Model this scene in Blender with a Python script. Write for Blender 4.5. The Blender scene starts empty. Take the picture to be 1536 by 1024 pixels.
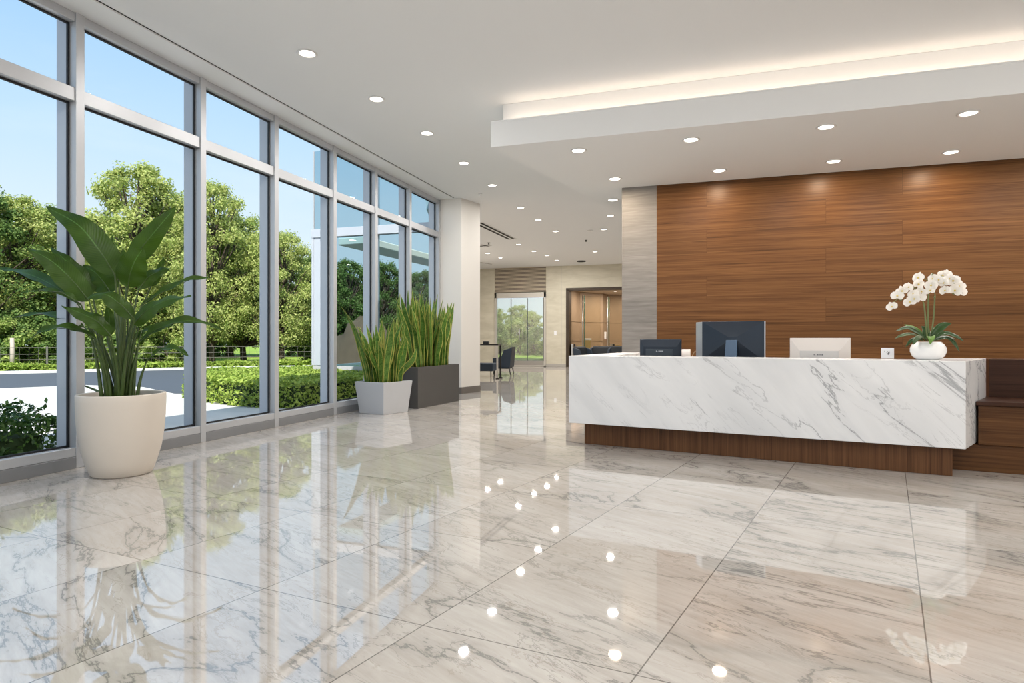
import bpy, math, random
from mathutils import Vector, Matrix, noise as mnoise
R = math.radians
C = bpy.context.scene.collection
rnd = random.Random(7)

# ------------------------------------------------------------------ survey of the place
FOC, HOR, CAMH = 913.0, 507.0, 1.32
YAW = math.atan(292 / 913)
CA, SA = math.cos(YAW), math.sin(YAW)
CEIL = 4.65

def PD(u, v, d):                       # point at survey bearing (u,v), d metres ahead
    r = (u - 768) * d / FOC
    return Vector((r * CA - d * SA, r * SA + d * CA, CAMH - (v - HOR) * d / FOC))

def PZ(u, v, z=0.0):                   # point at survey bearing (u,v) at height z
    return PD(u, v, FOC * (CAMH - z) / (v - HOR))

# ------------------------------------------------------------------ mesh helper
class MB:
    def __init__(s):
        s.v = []; s.f = []; s.uv = {}; s.m = []
    def add(s, vs, fs, mi=0):
        b = len(s.v); s.v += [tuple(x) for x in vs]
        for f in fs:
            s.f.append(tuple(b + i for i in f)); s.m.append(mi)
        return b
    def box(s, x0, x1, y0, y1, z0, z1, mi=0, M=None):
        vs = [Vector((x, y, z)) for z in (z0, z1) for y in (y0, y1) for x in (x0, x1)]
        if M: vs = [M @ p for p in vs]
        s.add(vs, [(0, 2, 3, 1), (4, 5, 7, 6), (0, 1, 5, 4), (2, 6, 7, 3), (0, 4, 6, 2), (1, 3, 7, 5)], mi)
        return s
    def prism(s, poly, z0, z1, mi=0):
        n = len(poly)
        ar = sum(poly[i][0] * poly[(i + 1) % n][1] - poly[(i + 1) % n][0] * poly[i][1] for i in range(n))
        if ar < 0: poly = poly[::-1]
        vs = [(p[0], p[1], z0) for p in poly] + [(p[0], p[1], z1) for p in poly]
        fs = [tuple(range(n))[::-1], tuple(range(n, 2 * n))] + [(i, (i + 1) % n, n + (i + 1) % n, n + i) for i in range(n)]
        s.add(vs, fs, mi); return s
    def tube(s, pts, rad, n=8, mi=0, cap=True):
        pts = [Vector(p) for p in pts]
        if not hasattr(rad, '__len__'): rad = [rad] * len(pts)
        b = len(s.v); ref = None
        for i, p in enumerate(pts):
            t = (pts[min(i + 1, len(pts) - 1)] - pts[max(i - 1, 0)]).normalized()
            if ref is None:
                ref = t.cross(Vector((0, 0, 1)))
                if ref.length < .1: ref = t.cross(Vector((1, 0, 0)))
            ref = (ref - t * ref.dot(t)).normalized()
            w = t.cross(ref)
            for k in range(n):
                a = 2 * math.pi * k / n
                s.v.append(tuple(p + (ref * math.cos(a) + w * math.sin(a)) * rad[i]))
        for i in range(len(pts) - 1):
            for k in range(n):
                s.f.append((b + i * n + k, b + i * n + (k + 1) % n, b + (i + 1) * n + (k + 1) % n, b + (i + 1) * n + k)); s.m.append(mi)
        if cap:
            s.f.append(tuple(b + k for k in range(n))[::-1]); s.m.append(mi)
            e = b + (len(pts) - 1) * n
            s.f.append(tuple(e + k for k in range(n))); s.m.append(mi)
        return s
    def lathe(s, prof, n=48, c=(0, 0, 0), mi=0, closed=False):
        b = len(s.v); N = len(prof)
        for r, z in prof:
            for k in range(n):
                a = 2 * math.pi * k / n
                s.v.append((c[0] + r * math.cos(a), c[1] + r * math.sin(a), c[2] + z))
        for i in range(N - 1):
            for k in range(n):
                s.f.append((b + i * n + k, b + i * n + (k + 1) % n, b + (i + 1) * n + (k + 1) % n, b + (i + 1) * n + k)); s.m.append(mi)
        if not closed:
            s.f.append(tuple(b + k for k in range(n))[::-1]); s.m.append(mi)
            e = b + (N - 1) * n
            s.f.append(tuple(e + k for k in range(n))); s.m.append(mi)
        return s
    def build(s, name, mat, parent=None, smooth=False, bevel=0, seg=2, loc=None, solid=0):
        me = bpy.data.meshes.new(name)
        me.from_pydata([tuple(p) for p in s.v], [], s.f)
        mats = mat if isinstance(mat, (list, tuple)) else [mat]
        for m in mats: me.materials.append(m)
        if len(mats) > 1: me.polygons.foreach_set('material_index', s.m)
        if s.uv:
            ul = me.uv_layers.new(name='UVMap')
            for l in me.loops:
                ul.data[l.index].uv = s.uv.get(l.vertex_index, (0, 0))
        if smooth: me.polygons.foreach_set('use_smooth', [True] * len(me.polygons))
        me.update()
        o = bpy.data.objects.new(name, me); C.objects.link(o)
        if parent: o.parent = parent
        if loc: o.location = loc
        if solid:
            md = o.modifiers.new('solid', 'SOLIDIFY'); md.thickness = solid; md.offset = 0
        if bevel:
            md = o.modifiers.new('bevel', 'BEVEL'); md.width = bevel; md.segments = seg; md.limit_method = 'ANGLE'; md.angle_limit = R(35)
            if seg > 1:
                me.polygons.foreach_set('use_smooth', [True] * len(me.polygons))
                wn = o.modifiers.new('wn', 'WEIGHTED_NORMAL'); wn.keep_sharp = False
        return o

def tag(o, label=None, cat=None, group=None, kind=None):
    if label: o['label'] = label
    if cat: o['category'] = cat
    if group: o['group'] = group
    if kind: o['kind'] = kind
    return o

def empty(name, loc=(0, 0, 0), rz=0, label=None, cat=None, group=None, kind=None):
    o = bpy.data.objects.new(name, None); C.objects.link(o)
    o.empty_display_size = .1; o.location = loc; o.rotation_euler = (0, 0, rz)
    return tag(o, label, cat, group, kind)

def copy_tree(o, parent=None):
    c = o.copy(); C.objects.link(c)
    if parent: c.parent = parent
    for ch in [x for x in KIDS.get(o.name, [])]:
        copy_tree(ch, c)
    return c
KIDS = {}
def index_kids():
    KIDS.clear()
    for o in C.objects:
        if o.parent: KIDS.setdefault(o.parent.name, []).append(o)

# ------------------------------------------------------------------ materials
class NT:
    def __init__(s, name):
        s.mat = bpy.data.materials.new(name); s.mat.use_nodes = True
        s.t = s.mat.node_tree; s.t.nodes.clear()
        s.out = s.n('ShaderNodeOutputMaterial')
    def n(s, kind, **kw):
        nd = s.t.nodes.new(kind)
        for k, v in kw.items(): setattr(nd, k, v)
        return nd
    def l(s, a, b): s.t.links.new(a, b)
    def val(s, sock, v):
        if isinstance(v, bpy.types.NodeSocket): s.l(v, sock)
        else: sock.default_value = v
    def math(s, op, a, b=None, c=None, clamp=False):
        m = s.n('ShaderNodeMath', operation=op); m.use_clamp = clamp
        s.val(m.inputs[0], a)
        if b is not None: s.val(m.inputs[1], b)
        if c is not None: s.val(m.inputs[2], c)
        return m.outputs[0]
    def coord(s, out='Object'): return s.n('ShaderNodeTexCoord').outputs[out]
    def map(s, vec, loc=(0, 0, 0), rot=(0, 0, 0), sc=(1, 1, 1)):
        if any(rot) and tuple(sc) != (1, 1, 1): vec = s.map(vec, rot=rot); rot = (0, 0, 0)
        m = s.n('ShaderNodeMapping'); s.l(vec, m.inputs[0])
        m.inputs[1].default_value = loc; m.inputs[2].default_value = rot; m.inputs[3].default_value = sc
        return m.outputs[0]
    def noise(s, vec, scale, detail=3, rough=.5, dist=0):
        m = s.n('ShaderNodeTexNoise'); s.l(vec, m.inputs['Vector'])
        m.inputs['Scale'].default_value = scale; m.inputs['Detail'].default_value = detail
        m.inputs['Roughness'].default_value = rough; m.inputs['Distortion'].default_value = dist
        return m.outputs['Fac']
    def ramp(s, fac, stops):
        r = s.n('ShaderNodeValToRGB'); s.l(fac, r.inputs[0]); e = r.color_ramp.elements
        while len(e) < len(stops): e.new(.5)
        for i, (p, c) in enumerate(stops):
            e[i].position = p; e[i].color = (*c, 1) if hasattr(c, '__len__') else (c, c, c, 1)
        return r.outputs[0]
    def mix(s, fac, a, b, blend='MIX'):
        m = s.n('ShaderNodeMix', data_type='RGBA', blend_type=blend)
        s.val(m.inputs[0], fac)
        for i, v in ((6, a), (7, b)):
            if isinstance(v, bpy.types.NodeSocket): s.l(v, m.inputs[i])
            else: m.inputs[i].default_value = (*v, 1)
        return m.outputs[2]
    def sstep(s, x, lo, hi):
        m = s.n('ShaderNodeMapRange', interpolation_type='SMOOTHSTEP'); s.val(m.inputs[0], x)
        m.inputs[1].default_value = lo; m.inputs[2].default_value = hi
        return m.outputs[0]
    def bump(s, h, strength=.2, dist=.01):
        b = s.n('ShaderNodeBump'); s.l(h, b.inputs['Height'])
        b.inputs['Strength'].default_value = strength; b.inputs['Distance'].default_value = dist
        return b.outputs[0]
    def principled(s, color, rough=.5, metal=0, spec=.5, ior=1.5, coat=0, normal=None, **kw):
        p = s.n('ShaderNodeBsdfPrincipled')
        if isinstance(color, bpy.types.NodeSocket): s.l(color, p.inputs['Base Color'])
        else: p.inputs['Base Color'].default_value = (*color, 1)
        s.val(p.inputs['Roughness'], rough); p.inputs['Metallic'].default_value = metal
        p.inputs['IOR'].default_value = ior; p.inputs['Specular IOR Level'].default_value = spec
        p.inputs['Coat Weight'].default_value = coat
        if coat: p.inputs['Coat Roughness'].default_value = kw.get('coat_rough', .03)
        if normal is not None: s.l(normal, p.inputs['Normal'])
        s.l(p.outputs[0], s.out.inputs[0])
        return p

def plain(name, col, rough=.5, metal=0, bump=0, bscale=200, var=.0, spec=.5, coat=0):
    t = NT(name); co = t.coord()
    c = col
    if var:
        nz = t.noise(co, 3.0, 4)
        c = t.mix(nz, tuple(x * (1 - var) for x in col), tuple(min(1, x * (1 + var)) for x in col))
    nm = None
    if bump:
        nm = t.bump(t.noise(co, bscale, 2), bump, .002)
    t.principled(c, rough, metal, spec, coat=coat, normal=nm)
    return t.mat

def wood(name, dark, mid, light, rot=(0, 0, 0), plank=None, gs=1.0, rough=.35, pv=.35):
    """rot turns object space so that the grain runs along local x"""
    t = NT(name); co = t.map(t.coord(), rot=rot)
    tone = None; seam = None; off = co
    if plank:
        sep = t.n('ShaderNodeSeparateXYZ'); t.l(co, sep.inputs[0])
        cmb = t.n('ShaderNodeCombineXYZ'); t.l(sep.outputs[0], cmb.inputs[0]); t.l(sep.outputs[2], cmb.inputs[1])
        br = t.n('ShaderNodeTexBrick'); t.l(cmb.outputs[0], br.inputs['Vector'])
        br.offset = .37; br.offset_frequency = 2
        br.inputs['Color1'].default_value = (0, 0, 0, 1); br.inputs['Color2'].default_value = (1, 1, 1, 1)
        br.inputs['Mortar'].default_value = (.5, .5, .5, 1)
        br.inputs['Scale'].default_value = 1; br.inputs['Mortar Size'].default_value = .0022
        br.inputs['Mortar Smooth'].default_value = .3; br.inputs['Bias'].default_value = 0
        br.inputs['Brick Width'].default_value = plank[0]; br.inputs['Row Height'].default_value = plank[1]
        tone = br.outputs['Color']; seam = br.outputs['Fac']
        add = t.n('ShaderNodeVectorMath', operation='MULTIPLY_ADD')
        t.l(tone, add.inputs[0]); add.inputs[1].default_value = (7.3, 3.1, 5.7); t.l(co, add.inputs[2])
        off = add.outputs[0]
    a = t.noise(t.map(off, sc=(.42, 6, 22)), 1.0 * gs, 8, .68, .8)
    b = t.noise(t.map(off, sc=(1.2, 40, 130)), 1.0 * gs, 4, .6, .3)
    fac = t.math('ADD', t.math('MULTIPLY', a, .68), t.math('MULTIPLY', b, .32))
    col = t.ramp(fac, [(.33, dark), (.5, mid), (.68, light)])
    lines = t.sstep(t.noise(t.map(off, loc=(3, 1, 7), sc=(.35, 9, 20)), 1.0 * gs, 5, .6, 1.2), .60, .70)
    col = t.mix(t.math('MULTIPLY', lines, .70), col, tuple(x * .75 for x in dark))
    if plank:
        hs = t.n('ShaderNodeHueSaturation'); t.l(col, hs.inputs['Color'])
        t.l(t.math('ADD', t.math('MULTIPLY', tone, pv), 1 - pv / 2), hs.inputs['Value'])
        col = t.mix(t.math('MULTIPLY', seam, .55), hs.outputs[0], tuple(x * .35 for x in dark))
    t.principled(col, rough, spec=.16, normal=t.bump(fac, .12, .004))
    return t.mat

def veins(t, co, scale, width, dist, mask_lo, mask_hi, seed=0, detail=6, rough=.6):
    n1 = t.noise(t.map(co, loc=(seed, seed * .7, 0)), scale, detail, rough, dist)
    ridge = t.math('ABSOLUTE', t.math('SUBTRACT', n1, .5))
    line = t.math('SUBTRACT', 1, t.sstep(ridge, 0, width))
    mk = t.sstep(t.noise(t.map(co, loc=(seed + 11, 5, 3)), scale * .55, 3, .5), mask_lo, mask_hi)
    return t.math('MULTIPLY', line, mk)

def floor_mat():
    t = NT('polished_marble_tiles'); co = t.coord()
    sep = t.n('ShaderNodeSeparateXYZ'); t.l(co, sep.inputs[0]); X, Y = sep.outputs[0], sep.outputs[1]
    lin = lambda a, b, c: t.math('ADD', t.math('ADD', t.math('MULTIPLY', X, a), t.math('MULTIPLY', Y, b)), c)
    s = lin(.9703, -.2419, -.14 + 98.0)           # 0 at a long joint
    q = t.math('DIVIDE', s, .98)
    col = t.math('FLOOR', q); fs = t.math('FRACT', q)
    ds = t.math('MULTIPLY', t.math('MINIMUM', fs, t.math('SUBTRACT', 1, fs)), .98)
    left = t.math('LESS_THAN', col, 97.5)
    tt = lin(.1219, .9925, -2.37 + 234.0)
    ln = t.math('ADD', t.math('MULTIPLY', left, -1.17), 2.34)
    q2 = t.math('DIVIDE', tt, ln)
    row = t.math('FLOOR', q2); ft = t.math('FRACT', q2)
    dt = t.math('MULTIPLY', t.math('MINIMUM', ft, t.math('SUBTRACT', 1, ft)), ln)
    d = t.math('MINIMUM', ds, dt)
    joint = t.math('SUBTRACT', 1, t.sstep(d, .0018, .0042))
    wn = t.n('ShaderNodeTexWhiteNoise', noise_dimensions='2D')
    cb = t.n('ShaderNodeCombineXYZ'); t.l(col, cb.inputs[0]); t.l(row, cb.inputs[1]); t.l(cb.outputs[0], wn.inputs[0])
    # the slabs are cut across one bed: small jumps only
    off = t.n('ShaderNodeVectorMath', operation='MULTIPLY_ADD'); t.l(wn.outputs['Color'], off.inputs[0])
    off.inputs[1].default_value = (1.3, 1.9, 0); t.l(co, off.inputs[2])
    v = t.map(off.outputs[0], rot=(0, 0, R(28)), sc=(.55, 1.9, 1))
    cloud = t.noise(v, .9, 5, .55, .4)
    base = t.ramp(cloud, [(.28, (.37, .335, .295)), (.5, (.46, .43, .395)), (.72, (.55, .53, .50))])
    fine = t.noise(t.map(v, sc=(1, 2.2, 1)), 5, 6, .65, .6)
    base = t.mix(.32, base, t.ramp(fine, [(.3, (.34, .305, .265)), (.7, (.60, .575, .54))]))
    v1 = veins(t, v, .80, .011, .55, .42, .58, 2, 9, .62)
    v2 = veins(t, v, 1.7, .011, .6, .43, .58, 9, 9, .64)
    v3 = veins(t, v, 4.2, .018, .6, .44, .60, 17, 7, .62)
    soft = veins(t, v, .80, .06, .55, .42, .62, 2, 9, .62)
    c = t.mix(t.math('MULTIPLY', soft, .42), base, (.30, .28, .25))
    c = t.mix(t.math('MULTIPLY', v1, .72), c, (.14, .14, .135))
    c = t.mix(t.math('MULTIPLY', v2, .5), c, (.16, .16, .15))
    c = t.mix(t.math('MULTIPLY', v3, .45), c, (.26, .22, .18))
    c = t.mix(t.math('MULTIPLY', joint, .75), c, (.06, .055, .05))
    wav = t.noise(co, 2.2, 2, .5)
    p = t.principled(c, .02, ior=2.45, spec=.5, coat=.0, normal=t.bump(wav, .0012, .02))
    return t.mat

def desk_marble():
    t = NT('white_veined_marble'); co = t.coord()
    v = t.map(co, rot=(0, R(-47), 0), sc=(.55, 1.2, 2.6))
    cl = t.noise(v, 1.0, 4, .5, .3)
    base = t.ramp(cl, [(.3, (.66, .665, .675)), (.6, (.78, .78, .785))])
    a = veins(t, v, .62, .012, .75, .44, .60, 4, 8, .6)
    b = veins(t, v, 1.5, .012, .8, .50, .64, 21, 8, .62)
    sft = veins(t, v, .62, .07, .75, .42, .66, 4, 8, .6)
    c = t.mix(t.math('MULTIPLY', sft, .22), base, (.54, .555, .58))
    c = t.mix(t.math('MULTIPLY', a, .75), c, (.24, .245, .26))
    c = t.mix(t.math('MULTIPLY', b, .42), c, (.35, .35, .36))
    t.principled(c, .22, spec=.4)
    return t.mat

def glass_mat(name, tint=(1, 1, 1), refl=1.0, base=.0):
    t = NT(name)
    lw = t.n('ShaderNodeLayerWeight'); lw.inputs[0].default_value = .5
    class fr: outputs = [t.math('ADD', base, t.math('MULTIPLY', t.math('POWER', lw.outputs['Facing'], 5.0), .5))]
    tr = t.n('ShaderNodeBsdfTransparent'); tr.inputs[0].default_value = (*tint, 1)
    gl = t.n('ShaderNodeBsdfGlossy'); gl.inputs['Roughness'].default_value = .0
    gl.inputs['Color'].default_value = (refl, refl, refl, 1)
    m = t.n('ShaderNodeMixShader'); t.l(fr.outputs[0], m.inputs[0]); t.l(tr.outputs[0], m.inputs[1]); t.l(gl.outputs[0], m.inputs[2])
    t.l(m.outputs[0], t.out.inputs[0])
    return t.mat

def emis(name, col, st):
    t = NT(name); e = t.n('ShaderNodeEmission'); e.inputs[0].default_value = (*col, 1); e.inputs[1].default_value = st
    t.l(e.outputs[0], t.out.inputs[0]); return t.mat

def leafmat(name, a, b, trans=.35, rough=.55, scale=1.5, spec=.3):
    t = NT(name); co = t.coord()
    nz = t.noise(co, scale, 3, .6)
    g = t.n('ShaderNodeNewGeometry')
    f = t.math('ADD', t.math('MULTIPLY', nz, .45), t.math('MULTIPLY', g.outputs['Random Per Island'], .55))
    c = t.ramp(f, [(.25, a), (.75, b)])
    p = t.principled(c, rough, spec=spec)
    tl = t.n('ShaderNodeBsdfTranslucent'); t.l(c, tl.inputs[0])
    m = t.n('ShaderNodeMixShader'); m.inputs[0].default_value = trans
    t.l(p.outputs[0], m.inputs[1]); t.l(tl.outputs[0], m.inputs[2]); t.l(m.outputs[0], t.out.inputs[0])
    return t.mat

def broadleaf():
    t = NT('broad_green_leaf'); uv = t.n('ShaderNodeUVMap').outputs[0]
    sep = t.n('ShaderNodeSeparateXYZ'); t.l(uv, sep.inputs[0])
    au = t.math('ABSOLUTE', sep.outputs[0])
    rib = t.math('SUBTRACT', 1, t.sstep(au, .02, .06))
    ph = t.math('ADD', t.math('MULTIPLY', sep.outputs[1], 60), t.math('MULTIPLY', au, -9))
    lat = t.math('MULTIPLY', t.math('ADD', t.math('SINE', t.math('MULTIPLY', ph, 3.0)), 1), .5)
    nz = t.noise(t.coord(), 5, 3)
    c = t.ramp(nz, [(.3, (.018, .042, .006)), (.7, (.042, .088, .010))])
    c = t.mix(t.math('MULTIPLY', lat, .30), c, (.05, .11, .014))
    c = t.mix(t.math('MULTIPLY', rib, .8), c, (.10, .22, .05))
    p = t.principled(c, .40, spec=.22, normal=t.bump(lat, .25, .004))
    tl = t.n('ShaderNodeBsdfTranslucent'); t.l(t.mix(.5, c, (.14, .28, .01)), tl.inputs[0])
    m = t.n('ShaderNodeMixShader'); m.inputs[0].default_value = .20
    t.l(p.outputs[0], m.inputs[1]); t.l(tl.outputs[0], m.inputs[2]); t.l(m.outputs[0], t.out.inputs[0])
    return t.mat

def snakeleaf():
    t = NT('banded_sword_leaf'); uv = t.n('ShaderNodeUVMap').outputs[0]
    sep = t.n('ShaderNodeSeparateXYZ'); t.l(uv, sep.inputs[0])
    au = t.math('ABSOLUTE', sep.outputs[0])
    ri = t.n('ShaderNodeNewGeometry').outputs['Random Per Island']
    edge = t.sstep(au, .74, .82)
    band = t.noise(t.map(uv, sc=(.8, 20, 1)), 1.0, 3, .6, 1.5)
    g = t.ramp(band, [(.35, (.04, .105, .015)), (.6, (.14, .26, .05))])
    g = t.mix(t.math('MULTIPLY', ri, .35), g, (.09, .22, .025))
    yel = t.math('MULTIPLY', edge, t.sstep(ri, .3, .8))
    c = t.mix(yel, g, (.62, .55, .13))
    p = t.principled(c, .42, spec=.3)
    tl = t.n('ShaderNodeBsdfTranslucent'); t.l(c, tl.inputs[0])
    m = t.n('ShaderNodeMixShader'); m.inputs[0].default_value = .2
    t.l(p.outputs[0], m.inputs[1]); t.l(tl.outputs[0], m.inputs[2]); t.l(m.outputs[0], t.out.inputs[0])
    return t.mat

M = {}
M['floor'] = floor_mat()
M['marble'] = desk_marble()
M['wood'] = wood('teak_planks', (.050, .021, .008), (.114, .051, .018), (.178, .086, .032), plank=(2.9, .395), pv=.18)
M['kick'] = wood('walnut_vertical_grain', (.058, .025, .011), (.115, .052, .023), (.17, .080, .037), rot=(0, R(90), 0), gs=1.3)
M['wood_dark'] = wood('dark_walnut', (.045, .018, .007), (.098, .042, .015), (.15, .070, .026), plank=(3.1, .40), pv=.2)
M['wood_deep'] = wood('deep_walnut', (.024, .009, .005), (.042, .017, .009), (.062, .027, .014))
M['ceiling'] = plain('white_ceiling_paint', (.79, .80, .81), .9)
M['soffit'] = plain('white_soffit_paint', (.79, .80, .805), .9)
M['wallwhite'] = plain('warm_white_wall_paint', (.74, .70, .64), .85)
M['column'] = plain('cream_pillar_paint', (.74, .71, .665), .8)
def stone():
    t = NT('grey_banded_travertine'); co = t.coord()
    sep = t.n('ShaderNodeSeparateXYZ'); t.l(co, sep.inputs[0])
    row = t.math('FLOOR', t.math('DIVIDE', sep.outputs[2], .395)); fr = t.math('FRACT', t.math('DIVIDE', sep.outputs[2], .395))
    a = t.noise(t.map(co, sc=(1.2, 1.2, 16)), 1, 5, .6, .8)
    b = t.noise(t.map(co, sc=(3, 3, 60)), 1, 3, .6, .3)
    f = t.math('ADD', t.math('MULTIPLY', a, .65), t.math('MULTIPLY', b, .35))
    c = t.ramp(f, [(.33, (.135, .125, .115)), (.5, (.18, .168, .156)), (.66, (.225, .213, .20))])
    wn = t.n('ShaderNodeTexWhiteNoise', noise_dimensions='1D'); t.l(row, wn.inputs['W'])
    hs = t.n('ShaderNodeHueSaturation'); t.l(c, hs.inputs['Color'])
    t.l(t.math('ADD', t.math('MULTIPLY', wn.outputs['Value'], .22), .9), hs.inputs['Value'])
    sm = t.math('LESS_THAN', fr, .012)
    t.principled(t.mix(t.math('MULTIPLY', sm, .5), hs.outputs[0], (.12, .11, .10)), .55)
    return t.mat
M['stone'] = stone()
def farwall():
    t = NT('cream_limestone_panels'); co = t.coord()
    a = t.noise(t.map(co, sc=(.8, .8, 3)), 1.2, 5, .6, .5)
    t.principled(t.ramp(a, [(.3, (.52, .485, .385)), (.7, (.65, .615, .51))]), .6); return t.mat
M['farwall'] = farwall()
M['alu'] = plain('silver_anodised_aluminium', (.47, .48, .50), .42, .35, var=.03)
M['alu_dark'] = plain('grey_sill_metal', (.22, .225, .235), .45, .3, var=.04)
M['alu_ext'] = plain('pale_exterior_aluminium', (.46, .49, .55), .5, .1)
M['gasket'] = plain('black_rubber_gasket', (.008, .009, .011), .6)
M['glass'] = glass_mat('clear_window_glass', (.985, .995, .99))
M['glass_tint'] = glass_mat('tinted_vestibule_glass', (.72, .81, .84))
M['glass_door'] = glass_mat('greenish_door_glass', (.90, .93, .90), base=.16)
M['glass_lobby'] = glass_mat('clear_lobby_glass', (.96, .95, .90), base=.04)
M['base'] = plain('taupe_baseboard', (.14, .125, .11), .45)
M['base_light'] = plain('grey_baseboard', (.42, .40, .37), .5)
M['pot_cream'] = plain('cream_stoneware', (.60, .545, .48), .62, bump=.15, bscale=160, var=.05)
M['pot_grey'] = plain('light_grey_fibre_cement', (.43, .44, .46), .6, bump=.1, bscale=220, var=.03)
M['pot_dark'] = plain('charcoal_fibre_cement', (.062, .058, .055), .55, bump=.1, bscale=220, var=.08)
M['soil'] = plain('dark_potting_soil', (.022, .016, .011), .95, bump=1, bscale=60)
M['stalk'] = plain('green_leaf_stalk', (.045, .080, .014), .5, var=.5)
M['leaf'] = broadleaf()
M['snake'] = snakeleaf()
M['mon_dark'] = plain('dark_blue_grey_monitor_shell', (.012, .021, .036), .33, .2)
M['mon_stand'] = plain('blue_grey_stand_metal', (.07, .11, .17), .35, .4)
M['mon_silver'] = plain('silver_monitor_edge', (.50, .52, .55), .35, .6)
M['mon_white'] = plain('off_white_monitor_shell', (.68, .63, .59), .45)
M['mon_white2'] = plain('light_grey_monitor_panel', (.56, .545, .53), .5)
M['screen'] = plain('black_screen', (.01, .01, .012), .1)
M['mark'] = plain('grey_printed_mark', (.12, .12, .13), .5)
M['card'] = plain('white_card', (.82, .83, .86), .5)
M['ceramic'] = plain('white_glazed_ceramic', (.86, .85, .84), .18, coat=.3)
M['petal'] = leafmat('white_orchid_petal', (.86, .83, .78), (.92, .90, .87), .25, .5, 8)
M['lip'] = plain('pale_yellow_orchid_centre', (.70, .55, .16), .5)
M['orchid_leaf'] = leafmat('orchid_leaf_green', (.010, .040, .006), (.03, .085, .012), .15, .35, 8, .5)
M['orchid_pale'] = leafmat('orchid_leaf_pale', (.12, .25, .04), (.16, .30, .06), .2, .4, 8)
M['orchid_stem'] = plain('orchid_stem_green', (.13, .17, .06), .5)
M['trim_light'] = plain('white_light_trim', (.75, .74, .73), .5)
M['lens'] = emis('lit_downlight_lens', (1, .93, .84), 7)
M['cove'] = emis('warm_cove_strip', (1, .80, .62), 2)
M['black'] = plain('black_slot', (.01, .01, .01), .8)
M['steel'] = plain('brushed_steel', (.55, .54, .52), .3, .9)
M['black_metal'] = plain('black_metal', (.012, .012, .013), .4, .3)
M['navy'] = plain('navy_upholstery', (.020, .032, .052), .75, bump=.3, bscale=300)
M['navy2'] = plain('dark_slate_upholstery', (.016, .020, .026), .7, bump=.3, bscale=300)
M['cushion'] = plain('blue_cushion_fabric', (.02, .05, .12), .8)
M['bronze'] = plain('dark_bronze_frame', (.045, .030, .018), .4, .3)
M['brown_panel'] = plain('brown_leather_panels', (.27, .20, .135), .5, var=.1)
M['brass'] = plain('brass_panel', (.45, .33, .14), .35, .7)
M['asphalt_shaded'] = plain('tree_shaded_asphalt', (.066, .078, .10), .9, bump=.4, bscale=40, var=.12)  # asphalt darkened so its colour carries the tree shade
M['concrete'] = plain('pale_concrete_paving', (.50, .485, .47), .9, var=.06)
M['kerb'] = plain('white_kerb_stone', (.6, .6, .58), .85, var=.08)
def grassm(name, a, b):
    t = NT(name); co = t.coord(); n = t.noise(co, .5, 6, .7); n2 = t.noise(co, 12, 4, .7)
    t.principled(t.ramp(t.math('ADD', t.math('MULTIPLY', n, .6), t.math('MULTIPLY', n2, .4)), [(.35, a), (.65, b)]), .95, spec=.1, normal=t.bump(n2, .8, .05)); return t.mat
M['lawn'] = grassm('sunlit_lawn', (.16, .26, .04), (.30, .40, .08))
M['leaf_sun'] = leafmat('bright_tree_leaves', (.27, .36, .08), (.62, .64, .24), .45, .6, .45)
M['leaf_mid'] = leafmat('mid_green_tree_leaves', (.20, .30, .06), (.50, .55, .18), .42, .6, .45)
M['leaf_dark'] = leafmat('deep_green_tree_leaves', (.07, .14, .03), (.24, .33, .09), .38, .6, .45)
M['leaf_hedge'] = leafmat('bright_hedge_leaves', (.20, .31, .04), (.44, .53, .12), .35, .5, 2)
M['leaf_shrub'] = leafmat('dark_shrub_leaves', (.02, .06, .015), (.08, .16, .03), .25, .4, 3)
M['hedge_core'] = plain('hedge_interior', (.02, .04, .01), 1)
M['bark'] = plain('tree_bark', (.075, .055, .038), .9, bump=.6, bscale=12, var=.3)
M['fence'] = plain('weathered_fence_metal', (.13, .125, .105), .8, .1)
M['fence_post'] = plain('pale_timber_post', (.45, .38, .33), .85, var=.2)
M['canopy'] = plain('cream_canopy_soffit', (.80, .77, .68), .7)
M['roofm'] = plain('roof_render', (.5, .49, .47), .8)
M['mound'] = plain('brown_earth_bank', (.12, .08, .05), .95, var=.3)

# ------------------------------------------------------------------ room shell
WX = -6.22                                  # glass line of the window wall
BY = 10.87                                  # back wall face
FY = 27.5                                   # far wall face
shell = [(-6.30, -7.0), (8.6, -7.0), (8.6, 35.0), (-12.4, 35.0), (-12.4, 29.0), (-6.9, 14.3), (-6.30, 14.1)]
o = MB().prism(shell, -.25, 0).build('floor', M['floor']); tag(o, kind='structure')
o = MB().prism(shell, CEIL, 5.15).build('ceiling', M['ceiling']); tag(o, kind='structure')
# thin shadow gap line in the ceiling along the windows
o = MB().box(-5.73, -5.715, -6.9, 13.35, CEIL - .003, CEIL + .02).build('trim_1', M['gasket']); tag(o, kind='structure')
o = MB().box(-6.3, -5.73, -6.9, 13.35, CEIL - .02, CEIL + .02).build('trim_2', M['ceiling'], bevel=.003, seg=1); tag(o, kind='structure')

wl = MB().prism([(-1.43, BY), (-.83, BY), (-.83, BY + .5), (-1.43, BY + .5)], 0, 3.99)
tag(wl.build('wall_back_stone', M['stone']), kind='structure')
wl = MB().box(-.83, 8.45, BY, BY + .5, 0, 3.99)
tag(wl.build('wall_back', M['wood']), kind='structure')
tag(MB().box(8.45, 8.65, -7, 29, 0, CEIL).build('wall_right', M['wallwhite']), kind='structure')
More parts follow.
